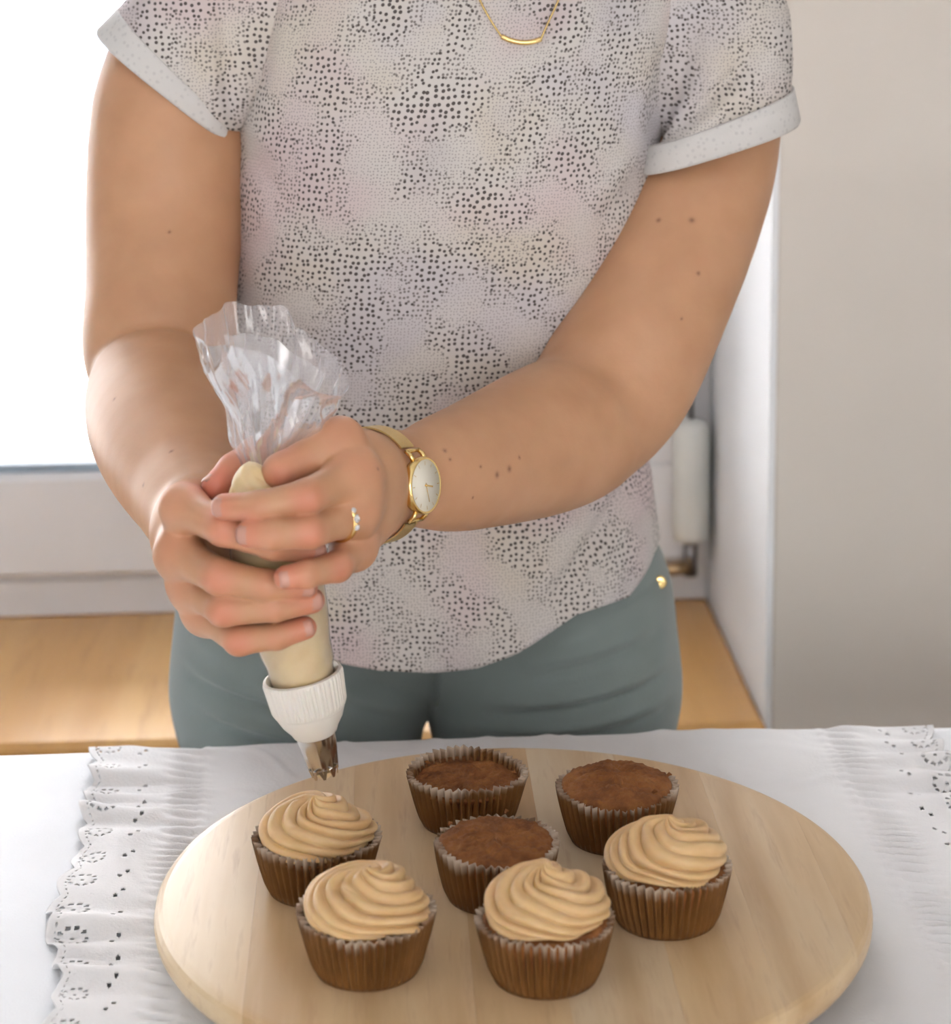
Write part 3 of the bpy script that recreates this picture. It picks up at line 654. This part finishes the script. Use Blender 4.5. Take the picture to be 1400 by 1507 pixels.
# eyes, brows and lip colour (above the frame)
M['eye'] = plain('eye_white', (.8, .78, .75), .2, nscale=80, namp=.03); M['iris'] = plain('iris', (.10, .07, .04), .15, nscale=200, namp=.3)
for sx in (-1, 1):
    ec = HD+V(sx*.032, -.0695, .002); v, f = lathe(ec, (0, -1, 0), [(0, .0098), (.0050, .0092), (.0085, .0062), (.0100, .0020)], 20); ey = mk('eye', v, f, M['eye'], person)
    v, f = lathe(ec, (0, -1, 0), [(.0080, .0056), (.0098, .0042), (.0106, .0010)], 16); mk('iris', v, f, M['iris'], ey)
    MB().sweep(spline([HD+V(sx*.016, -.083, .022), HD+V(sx*.034, -.081, .027), HD+V(sx*.052, -.070, .021)], 12), .0022, 6).build('eyebrow', M['hair'], person, True)
# hair (above the frame)
v, f = [], []
nr, nc = 16, 40
for i in range(nr):
    ph = math.pi*(.02+.62*i/(nr-1))
    for j in range(nc):
        a = 2*math.pi*j/nc; q = V(math.sin(ph)*math.cos(a)*.092, math.sin(ph)*math.sin(a)*.112, math.cos(ph)*.108)
        if q[1] < -.045 and q[2] < .045: q[1] = -.03; q[0] *= .97
        v.append(HD+V(0, .022, .028)+q*(1+.012*math.sin(a*14)))
hr = mk('hair', v, grid_faces(nr, nc), M['hair'], person)

# --- folds: soft ridges/valleys along pixel segments, evaluated in the garment's front plane
def fold_field(X, Z, folds, Y):
    out = np.zeros_like(X)
    for (x0, y0), (x1, y1), wpx, amp in folds:
        a, b_ = atY(x0, y0, Y), atY(x1, y1, Y); a = a[[0, 2]]; b_ = b_[[0, 2]]; ab = b_-a; L2 = ab@ab; wd = wpx/2150
        t = ((X-a[0])*ab[0]+(Z-a[1])*ab[1])/L2; tc = np.clip(t, 0, 1)
        dx, dz = X-(a[0]+tc*ab[0]), Z-(a[1]+tc*ab[1])
        out += amp*.001*np.exp(-(dx*dx+dz*dz)/(wd*wd))*np.clip(1.25-np.abs(2*tc-1)**2, 0, 1)
    return out
# --- shirt: lofted torso, hem cut along a curve, two sleeves with turned-up cuffs
KEY = [(-175, 600, 830, .405, .055, .060), (-150, 540, 880, .405, .062, .075), (-110, 420, 990, .400, .085, .090), (-60, 368, 1022, .398, .105, .105), (0, 350, 1024, .396, .120, .110), (90, 345, 1000, .395, .132, .110),
       (190, 345, 975, .396, .140, .105), (290, 338, 960, .400, .142, .100), (400, 328, 950, .407, .138, .098), (520, 320, 945, .414, .134, .098), (640, 312, 948, .420, .134, .102), (740, 305, 963, .425, .136, .108), (840, 297, 974, .428, .137, .114), (940, 290, 980, .430, .138, .118), (1030, 288, 978, .430, .138, .120)]
kz, kc, ka, kY, kf, kb = [], [], [], [], [], []
for py, xl, xr, Yc, bf, bb in KEY:
    A, B = atY(xl, py, Yc), atY(xr, py, Yc); kz.append((A[2]+B[2])/2); kc.append((A[0]+B[0])/2); ka.append((B[0]-A[0])/2); kY.append(Yc); kf.append(bf); kb.append(bb)
kz = np.array(kz); zt = np.linspace(0, len(KEY)-1, 200); dense = spline(np.column_stack([kz, kc, ka, kY, kf, kb]), 240)[::-1]
def sect(z): return [np.interp(z, dense[:, 0], dense[:, i]) for i in range(1, 6)]
def sect_pt(z, ph, n_=2.5):
    cx, a, Yc, bf, bb = sect(z); c, s_ = np.cos(ph), np.sin(ph); e = 2/n_
    x = cx+a*np.sign(c)*np.abs(c)**e; y = Yc-np.where(s_ > 0, bf, bb)*np.sign(s_)*np.abs(s_)**e; return x, y
HEM = [(286, 840), (330, 885), (400, 940), (485, 968), (560, 979), (640, 980), (700, 973), (760, 953), (850, 906), (920, 857), (972, 815)]
hx, hz = zip(*[(lambda q: (q[0], q[2]))(atY(px, py, .305 if 380 < px < 880 else .36)) for px, py in HEM])
SF = [((960, 700), (815, 880), 15, -7.5), ((985, 735), (850, 885), 18, 5.5), ((968, 775), (800, 925), 12, -4.5), ((900, 800), (700, 900), 30, 2.5), ((350, 215), (430, 300), 18, -2.5), ((352, 190), (440, 230), 16, 2.0), ((345, 260), (420, 360), 22, 2.0),
      ((950, 250), (880, 330), 18, -3.0), ((930, 235), (850, 300), 18, 2.5), ((985, 60), (960, 225), 16, -4.0), ((960, 40), (925, 220), 20, 3.0), ((400, 0), (372, 150), 16, -3.0), ((425, 10), (390, 190), 16, 2.2),
      ((560, 840), (600, 975), 30, -2.5), ((500, 860), (530, 970), 24, 2.0), ((700, 840), (690, 970), 34, 2.0), ((640, 860), (650, 975), 22, -1.8), ((350, 560), (560, 640), 40, 2.2), ((340, 640), (520, 690), 22, -2.4), ((480, 420), (760, 560), 60, 2.2), ((600, 560), (800, 610), 40, -2.5), ((540, 300), (880, 330), 70, 2.0), ((480, 140), (420, 420), 70, -1.6)]
nr, nc = 230, 260
ph = np.pi/2+np.linspace(0, 2*np.pi, nc, endpoint=False)                 # column 0 = front centre
tr = np.linspace(0, 1, nr); ztop = kz[0]
x_h, _ = sect_pt(np.full(nc, kz[-3]), ph); front = np.sin(ph) > -.25
zh = np.interp(x_h, hx, hz); back_h = .5*(hz[0]+hz[-1]); bw = np.clip((np.sin(ph)+.25)/.5, 0, 1); zh = zh*bw+back_h*(1-bw)
Zs = ztop+tr[:, None]*(zh[None]-ztop); PH = np.repeat(ph[None], nr, 0)
Xs, Ys = sect_pt(Zs, PH)
fr_w = np.clip(np.sin(PH)*2.5+.2, 0, 1)
disp = fold_field(Xs, Zs, SF, .30)*fr_w+.0011*cloth_noise(Xs+.3*Ys, Zs, 21, 26, 14, 70)+.0016*np.sin(PH*9+Zs*25)*np.clip((tr[:, None]-.75)*4, 0, 1)
nyv = np.sin(PH); nxv = np.cos(PH); Ys = Ys-disp*nyv; Xs = Xs+disp*nxv*.6
dxy = np.hypot(np.diff(Xs, axis=1, append=Xs[:, :1]), np.diff(Ys, axis=1, append=Ys[:, :1])); Uc = np.concatenate([np.zeros((nr, 1)), np.cumsum(dxy, 1)[:, :-1]], 1); tot = dxy.sum(1)[:, None]
Uc = np.where(Uc > tot/2, Uc-tot, Uc)
shirt = mk('shirt', np.stack([Xs, Ys, Zs], -1).reshape(-1, 3), grid_faces(nr, nc), M['shirt'], person, uv=np.stack([Uc, Zs*1.04], -1).reshape(-1, 2))
md = shirt.modifiers.new('t', 'SOLIDIFY'); md.thickness = .0012; md.offset = -1
def shirt_front(px, py):
    """point of the shirt front under a pixel"""
    Y = .28
    for _ in range(12):
        P = atY(px, py, Y); cx, a, Yc, bf, bb = sect(P[2]); c = min(.999, abs((P[0]-cx)/a)); Y = float(Yc-bf*(1-c**2.5)**(1/2.5))
    return atY(px, py, Y)
def ring_pts(A, B, Y, b, n=72, sag=0., ex=2.9):
    P, Q = atY(*A, Y), atY(*B, Y); c = (P+Q)/2; e1 = (P-Q)/2; e2 = V(0, -b, sag); a = np.arange(n)*2*math.pi/n; e = 2/ex
    cs, sn = np.sign(np.cos(a))*np.abs(np.cos(a))**e, np.sign(np.sin(a))*np.abs(np.sin(a))**e
    return c+cs[:, None]*e1+sn[:, None]*e2
def sleeve(rings, cuff, folds, seedu):
    n = 72; keys = np.array([ring_pts(A, B, Y, b, n) for A, B, Y, b in rings]); K = 44
    pts = np.array([spline(keys[:, j], K) for j in range(n)]).transpose(1, 0, 2)
    d = fold_field(pts[..., 0], pts[..., 2], folds, .34); d += .0008*cloth_noise(pts[..., 0]+.4*pts[..., 1], pts[..., 2], 31, 20, 20, 80)
    cen = pts.mean(1, keepdims=True); dr = pts-cen; dr /= np.linalg.norm(dr, axis=2, keepdims=True); pts = pts+dr*d[..., None]
    seg = np.linalg.norm(np.diff(pts, axis=1, append=pts[:, :1]), axis=2); U = np.cumsum(seg, 1); Vv = np.concatenate([np.zeros((1, n)), np.cumsum(np.linalg.norm(np.diff(pts, axis=0), axis=2), 0)])
    uvv = np.stack([pts[..., 0]+seedu, pts[..., 2]*1.03+seedu*.7], -1)
    o = mk('sleeve', pts.reshape(-1, 3), grid_faces(K, n), M['shirt'], shirt, uv=uvv.reshape(-1, 2)); md = o.modifiers.new('t', 'SOLIDIFY'); md.thickness = .001; md.offset = -1
    # turned-up cuff: a folded band a little proud of the sleeve
    (A0, B0, Y_, b0), (A1, B1, _, b1) = cuff; top, bot = ring_pts(A0, B0, Y_, b0, n), ring_pts(A1, B1, Y_, b1, n)
    def off(rg, k): c = rg.mean(0); q = rg-c; return c+q*(1+k/np.linalg.norm(q, axis=1)[:, None])
    ax = unit(bot.mean(0)-top.mean(0))
    wv = .0006*np.sin(np.arange(n)*2*math.pi*5/n)[:, None]
    prof = [off(top, -.002)+ax*.002, off(top, .0008)-ax*.0005, off(top, .0022)+ax*.0004, off(top*.5+bot*.5, .0026)+wv*ax, off(bot, .0024)-ax*.002, off(bot, .0016), off(bot, .0002)+ax*.0003, off(bot, -.0012)-ax*.001, off(top*.5+bot*.5, -.0012), off(top, -.003)]
    mk('sleeve_cuff', np.concatenate(prof), grid_faces(len(prof), n), M['cuff'], shirt)
sleeve([((470, -92), (430, 150), .390, .072), ((378, -80), (372, 185), .382, .072), ((285, -66), (352, 196), .372, .068), ((212, -22), (347, 192), .364, .061), ((178, 12), (346, 182), .360, .055), ((160, 36), (345, 196), .358, .053)],
       [((180, 12), (347, 176), .360, .0555), ((148, 48), (347, 206), .360, .0535)], [((330, 0), (345, 190), 14, -4), ((300, -10), (330, 170), 16, 2.5), ((370, 20), (352, 180), 14, 2.5), ((240, -20), (320, 150), 18, -1.8)], 1.3)
sleeve([((905, -92), (930, 170), .390, .072), ((988, -82), (960, 205), .382, .072), ((1085, -74), (945, 224), .370, .069), ((1148, -10), (938, 226), .360, .064), ((1160, 75), (934, 224), .354, .062), ((1158, 120), (932, 220), .351, .060), ((1160, 140), (930, 232), .350, .059)],
       [((1158, 124), (938, 208), .351, .0620), ((1167, 175), (928, 250), .351, .0605)], [((985, 180), (1115, 55), 9, -5), ((1000, 190), (1125, 85), 12, 3.5), ((1000, 130), (1090, 30), 16, 2.5), ((1010, 20), (985, 170), 12, -3)], 2.1)

# --- jeans
Pq = lambda x, y: atY(x, y, .432)
vj = Vol((PC[0]-.225, .255, .02), (PC[0]+.225, .62, .97), .0028)
vj.union(vj.chain([Pq(505, 790), Pq(755, 780)], [.070, .070], .03)); vj.union(vj.chain([Pq(450, 862), Pq(803, 852)], [.081, .081], .03), .03)
pel = vj.D.copy()
for thx, kn in ((440, 455), (815, 800)):
    a = Pq(thx, 900); b2 = Pq(thx, 1010); kx = Pq(kn, 1000)[0]
    sl, d_ = vj.chain([a, b2, V(kx, .445, .50), V(kx, .46, .27), V(kx, .475, .09)], [.0855, .0860, .068, .058, .056], .04); vj.D[sl] = np.minimum(vj.D[sl], smin(pel[sl], d_, .028))
jv, jq = vj.mesh(); del vj
JF = [((262, 1000), (400, 1026), 9, 3.0), ((270, 1016), (420, 1042), 9, -3.0), ((290, 1052), (430, 1078), 9, 2.6), ((300, 1068), (440, 1094), 9, -2.6), ((275, 960), (340, 975), 12, 1.8), ((500, 985), (610, 1045), 12, -2.2), ((500, 1015), (600, 1065), 10, 2.0),
      ((985, 1000), (720, 1040), 11, 3.0), ((988, 1016), (720, 1056), 9, -3.0), ((990, 1050), (700, 1080), 9, 2.5), ((990, 1066), (690, 1094), 9, -2.6), ((975, 935), (780, 975), 14, 2.0), ((970, 955), (780, 995), 12, -2.0),
      ((641, 960), (641, 1055), 5, -2.5), ((655, 965), (652, 1045), 6, 1.2), ((880, 905), (985, 880), 4, -1.5)]
dj = 1.7*fold_field(jv[:, 0], jv[:, 2], JF, .345)*np.clip((.45-jv[:, 1])*14, 0, 1); jv[:, 1] -= dj
jeans = fast_mesh('jeans', jv, jq, M['jeans'], person)
mb = MB()
def jeans_front(px, py):
    rd = unit(ray(px, py)); d = jv-CAM; s_ = d@rdir if False else d@rd; off = np.linalg.norm(d-s_[:, None]*rd, axis=1); near = off < .004
    return jv[near][np.argmin(s_[near])] if near.any() else None
q = [jeans_front(641+dx, y) for dx, y in ((0, 985), (0, 1000), (0, 1015), (-1, 1030), (-3, 1045))]; q = [k for k in q if k is not None]
if len(q) > 2: mb.sweep(np.array(q)+V(0, .0004, 0), .0011, 6).build('fly_seam', M['jeans'], jeans, True)
for px, py in ((979, 858), (270, 895)):
    k = jeans_front(px, py)
    for dx in (-4, -8, -12):
        if k is None: k = jeans_front(px+dx*np.sign(px-600), py)
    if k is not None:
        v, f = lathe(k+V(0, .001, 0), (0, -1, .1), [(0, .0050), (.0018, .0050), (.0026, .0036), (.0022, .0010)], 18); mk('rivet', v, f, M['gold'], jeans)
for kx in (Pq(455, 1000)[0], Pq(800, 1000)[0]):
    c = V(kx, .44, 0); v = []; n = 26; a = np.arange(n)*2*math.pi/n
    for s_, z in ((1., .0), (1.03, .012), (1.0, .030), (.90, .060), (.62, .085), (.55, .10)):
        v.append(np.stack([c[0]+.043*s_*np.cos(a), c[1]-.02+(.115*s_)*np.sin(a)+(.055*(1-s_)), 0*a+z], -1))
    mk('shoe', np.concatenate(v), grid_faces(6, n)+[tuple(range(n))[::-1], tuple(range(5*n, 6*n))], M['shoe'], person)

# ---------------------------------------------------------------- piping bag
T0 = HY(478, 1137, 0); T1 = HY(443, 985, 0); AX = unit(T1-T0)
bag = empty('piping_bag', T0, 'clear plastic piping bag with white ribbed collar and steel star nozzle', 'piping bag')
film_prof = [(.050, .0164), (.058, .0168), (.066, .0178), (.080, .0195), (.100, .0215), (.122, .0225), (.140, .0205), (.152, .0165), (.162, .0115), (.170, .0085)]
bulge = lambda i, a: 1+.015*np.sin(3*a+i*.6)+.012*np.sin(5*a-i)
v, f = lathe(T0, AX, spline(film_prof, 40).tolist(), 56, bulge); mk('cream_filling', v, f, M['cream'], bag)
v, f = lathe(T0, AX, [(h, r+.0006) for h, r in spline(film_prof, 40)], 56, lambda i, a: bulge(i, a)+.008*np.abs(np.sin(4*a+.2*i)), False, False); mk('bag_film', v, f, M['film_low'], bag)
nn = 48*4
v, f = lathe(T0, AX, [(.0365, .0188), (.0375, .0196), (.040, .0203), (.0555, .0217), (.0575, .0215), (.0580, .0200), (.0560, .0180), (.050, .0172)], nn,
    lambda i, a: 1+(.026*(np.sin(a*48) > 0)-.004 if i in (2, 3) else 0*a), False, False); mk('collar', v, f, M['white_plastic'], bag, smooth=False)
v, f = lathe(T0, AX, [(.0225, .0108), (.0235, .0120), (.0262, .0132), (.031, .0166), (.0355, .0186), (.0385, .0192)], 56); mk('coupler_base', v, f, M['white_plastic'], bag)
star = lambda i, a: 1-(.26*max(0, 1-i/6))*np.abs(np.sin(a*4))**.7
v, f = lathe(T0, AX, [(0.0015+.0247*i/9, .0080+.0034*i/9) for i in range(10)], 128, star, False, False); nz = mk('nozzle', v, f, M['steel'], bag); md = nz.modifiers.new('t', 'SOLIDIFY'); md.thickness = .0005; md.offset = -1
for k in range(8):                                                        # the star's teeth
    ax_, x_, y_ = axis_frame(AX); a0 = 2*math.pi*(k+.0)/8; q = []
    for da, hh, rr in ((-.33, .004, .0078), (.33, .004, .0078), (.10, -.0014, .0066), (-.10, -.0014, .0066)): q.append(T0+AX*hh+rr*(math.cos(a0+da)*x_+math.sin(a0+da)*y_))
    o = mk('nozzle_tooth', q, [(0, 1, 2, 3)], M['steel'], nz, smooth=False); md = o.modifiers.new('t', 'SOLIDIFY'); md.thickness = .0006
v, f = lathe(T0, AX, [(-.0036, .0008), (-.0020, .0036), (.0003, .0058), (.004, .0068), (.012, .0074)], 64, lambda i, a: 1-.18*np.abs(np.sin(a*4+.5))); mk('cream_tip', v, f, M['cream'], bag)
# twisted knot of cream above the fingers
KN = HY(374, 722, -.014); kax = unit(HY(366, 676, -.010)-KN)
n = 72; a = np.arange(n)*2*math.pi/n; ka_, kx_, ky_ = axis_frame(kax); v = []
for i in range(22):
    s_ = i/21; R = .0142*(1-s_**1.7)**.62+.0003; tw = s_*1.9
    rr = R*(.86+.16*np.abs(np.sin(3*(a+tw)))**.6); v.append(KN+kax*(-.006+s_*.0215)+rr[:, None]*(np.cos(a)[:, None]*kx_+np.sin(a)[:, None]*ky_))
mk('cream_twist', np.concatenate(v), grid_faces(22, n)+[tuple(range(n))[::-1]], M['cream'], bag)
# crumpled open end of the bag
rim = [(289, 492, .0), (298, 470, .010), (322, 459, .018), (352, 452, .024), (386, 455, .025), (416, 458, .024), (440, 482, .021), (472, 512, .015), (511, 544, .004), (503, 579, -.010), (470, 574, -.019), (432, 548, -.025), (395, 522, -.028), (350, 512, -.024), (312, 510, -.013)]
rim = np.array([HY(*q) for q in rim]); nc = 180; rimd = spline(np.vstack([rim, rim[:1]]), nc+1)[:-1]
ang = np.linspace(0, 2*np.pi, nc, endpoint=False)
nk = HY(392, 706, .004); neck = nk+.0085*np.stack([-np.cos(ang), np.sin(ang), 0*ang], -1); mid = HY(400, 612, .004)+np.stack([-.0215*np.cos(ang), .013*np.sin(ang), .004*np.cos(ang)], -1)
nr = 70; v = []; cr = np.random.default_rng(5); phs = cr.uniform(0, 6.28, 12)
crv = lambda a, s_: .0034*np.abs(np.sin(3.5*a+phs[0]+2.2*s_))-.0017+.0022*np.abs(np.sin(6*a+phs[1]-4.*s_))+.0007*np.sin(13*a+phs[2]+9*s_)+.0006*np.abs(np.sin(17*a+phs[3]-12*s_))+.0016*np.sin(2*a+10*s_+phs[4])
for i in range(nr):
    s_ = i/(nr-1); base = (1-s_)**2*neck+2*s_*(1-s_)*(mid*1.0)+s_*s_*rimd
    cen = base.mean(0); dr = base-cen; ln = np.linalg.norm(dr, axis=1)[:, None]; dr = dr/ln
    k = crv(ang, s_)*min(1, .25+1.1*s_)*(1.7 if s_ > .25 else 1.7*(.4+.6*s_/.25))*(1-.55*s_**3); v.append(base+dr*k[:, None]+V(0, 0, 1)*(.0010*np.sin(3*ang+4*s_)+.0005*np.sin(7*ang))[:, None]*s_)
mk('bag_tail', np.concatenate(v), grid_faces(nr, nc), M['film'], bag)
inn = []                                                                  # an inner fold of film seen through the outer one
for i in range(50):
    s_ = i/49; k = .35+.45*math.sin(s_*2.2); row = []
    for j in range(40):
        u = j/39; P = (1-s_)*(nk+V((u-.5)*.012, 0, 0))+s_*HY(330+150*u, 488+62*u*u, .004+.014*math.sin(5*u)); row.append(P+V(0, 1, 0)*(.006*math.sin(9*u+4*s_)+.003*math.sin(21*u-3*s_))*min(1, s_*2))
    inn.append(row)
mk('inner_fold', np.array(inn).reshape(-1, 3), grid_faces(50, 40, False), M['film'], bag)

# ---------------------------------------------------------------- watch
WC = LW+l_ax*.000
def girth(c, hw=.0075):
    d = vv-c; k = (np.abs(d@l_ax) < hw) & (np.linalg.norm(d, axis=1) < .05); d = d[k]; return d@l_n, d@l_w
gn, gw = girth(WC)
WC = WC+l_n*(gn.max()+gn.min())/2+l_w*(gw.max()+gw.min())/2; wr = (gn.max()-gn.min())/2; wb = (gw.max()-gw.min())/2
watch = empty('wrist_watch', WC, 'gold wrist watch with cream dial and mesh band on the wrist', 'watch')
DC = WC+l_n*(wr+.0016)
up = l_w; sd = l_ax
def disc(name, prof, mat, parent=watch, c=DC, n=56): v, f = lathe(c, l_n, prof, n); return mk(name, v, f, mat, parent)
case = disc('watch_case', [(-.0030, .0130), (-.0026, .0150), (0, .0160), (.0022, .0160), (.0034, .0154), (.0036, .0146), (.0030, .0143)], M['gold'])
dial = disc('dial', [(.0026, .0145), (.0031, .0145)], M['dial'])
MB().box((-.0003, -.0003, 0), (.0003, .0085, .0003)).box((-.0003, -.0003, 0), (.0062, .0003, .0003))
hb = MB()
for ang_, ln_, wd_ in ((2.9, .0095, .00035), (1.75, .0068, .00045)):
    dvec = math.cos(ang_)*up+math.sin(ang_)*sd; pv = np.cross(dvec, l_n); c = DC+l_n*.0035
    hb.add([c-dvec*.0015+pv*wd_, c-dvec*.0015-pv*wd_, c+dvec*ln_-pv*wd_, c+dvec*ln_+pv*wd_], [(0, 1, 2, 3)])
hb.build('watch_hands', M['gold'], dial)
for k in range(12):
    dvec = math.cos(k*math.pi/6)*up+math.sin(k*math.pi/6)*sd; pv = np.cross(dvec, l_n); c = DC+l_n*.0033
    mk('hour_mark', [c+dvec*.0112+pv*.0002, c+dvec*.0112-pv*.0002, c+dvec*.0134-pv*.0002, c+dvec*.0134+pv*.0002], [(0, 1, 2, 3)], M['gold'], dial, smooth=False)
disc('hand_hub', [(.0034, .0008), (.0040, .0006)], M['gold'], dial, n=12)
MB().sweep([DC-sd*.0155+l_n*.0006, DC-sd*.0172+l_n*.0006, DC-sd*.0190+l_n*.0006], [.0013, .0019, .0019], 12).build('crown', M['gold'], case, True)
for s_ in (-1, 1):
    for t_ in (-1, 1): MB().sweep([DC+up*s_*.0140+sd*t_*.0058-l_n*.0005, DC+up*s_*.0172+sd*t_*.0060-l_n*.0022, DC+up*s_*.0196+sd*t_*.0060-l_n*.0052], [.0015, .0014, .0012], 8).build('lug', M['gold'], case, True)
    MB().sweep([DC+up*s_*.0192+sd*-.0068-l_n*.0046, DC+up*s_*.0192+sd*.0068-l_n*.0046], .0012, 8).build('spring_bar', M['gold'], case, True)
n = 90; v = []; aw, an = wb+.0009, wr+.0009
for i in range(n):                                                        # band: a flat strip round the wrist, open where the case sits
    a = math.radians(40+280*i/(n-1)); c = WC+l_n*an*math.cos(a)+up*aw*math.sin(a); nn_ = unit(l_n*math.cos(a)/an+up*math.sin(a)/aw); hwid = .0062
    v += [c-sd*hwid-nn_*.0004, c-sd*hwid+nn_*.0006, c+sd*hwid+nn_*.0006, c+sd*hwid-nn_*.0004]
mk('mesh_band', v, grid_faces(n, 4), M['band'], watch, smooth=False)

# ---------------------------------------------------------------- ring on the finger
fa, fb = Lm['r'][0], Lm['r'][1]; rc = fa+(fb-fa)*.36; rax = unit(fb-fa); rn = V(.75, -.62, .22); rn = unit(rn-rax*(rn@rax)); rb = np.cross(rax, rn)
ring = empty('finger_ring', rc, 'gold ring with small clear stones on the ring finger', 'ring')
th = np.linspace(0, 2*np.pi, 49); RR = .0106
MB().sweep([rc+RR*(math.cos(t_)*rn+math.sin(t_)*rb) for t_ in th], [.0012+.0005*max(0, math.cos(t_)) for t_ in th], 8, False).build('band', M['gold'], ring, True)
for k, (o_, r_) in enumerate(((-.0042, .0016), (0, .0022), (.0042, .0016))):
    a = o_/RR; c = rc+(RR+.0012)*(math.cos(a)*rn+math.sin(a)*rb); nd = unit(math.cos(a)*rn+math.sin(a)*rb)
    v, f = lathe(c, nd, [(-.0012, r_*.45), (.0004, r_), (.0012, r_*.62)], 8); mk('stone', v, f, M['stone'], ring, smooth=False)
    for j in range(4):
        ax_, x_, y_ = axis_frame(nd); p = c+r_*(math.cos(j*1.571+.78)*x_+math.sin(j*1.571+.78)*y_); MB().sweep([p-nd*.0014, p+nd*.0009], .0003, 6).build('prong', M['steel'], ring, True)

# ---------------------------------------------------------------- necklace
def front_off(px, py, d=.0018): q = shirt_front(px, py); return q+V(0, -d, .0003)
nkc = empty('necklace', shirt_front(767, 58), 'thin gold chain necklace with a slim curved bar pendant', 'necklace')
lft = [front_off(738, 54), front_off(722, 30), front_off(706, 0), front_off(690, -40), front_off(676, -85), front_off(662, -130, .003)]
rgt = [front_off(796, 58), front_off(806, 35), front_off(822, 0), front_off(838, -45), front_off(850, -90), front_off(862, -130, .003)]
for side_ in (lft, rgt): MB().sweep(spline(side_, 60), [.00055+.0002*(i % 2) for i in range(60)], 6).build('chain', M['gold'], nkc, True)
MB().sweep(spline([front_off(738, 54), front_off(752, 60), front_off(768, 63), front_off(784, 62), front_off(796, 58)], 24), .0017, 8).build('bar_pendant', M['gold'], nkc, True)
kb_ = [lft[-1], V(lft[-1][0]-.012, .41, lft[-1][2]+.02), V((lft[-1][0]+rgt[-1][0])/2, .475, lft[-1][2]+.035), V(rgt[-1][0]+.012, .41, rgt[-1][2]+.02), rgt[-1]]
MB().sweep(spline(kb_, 60), .0006, 6).build('chain', M['gold'], nkc, True)
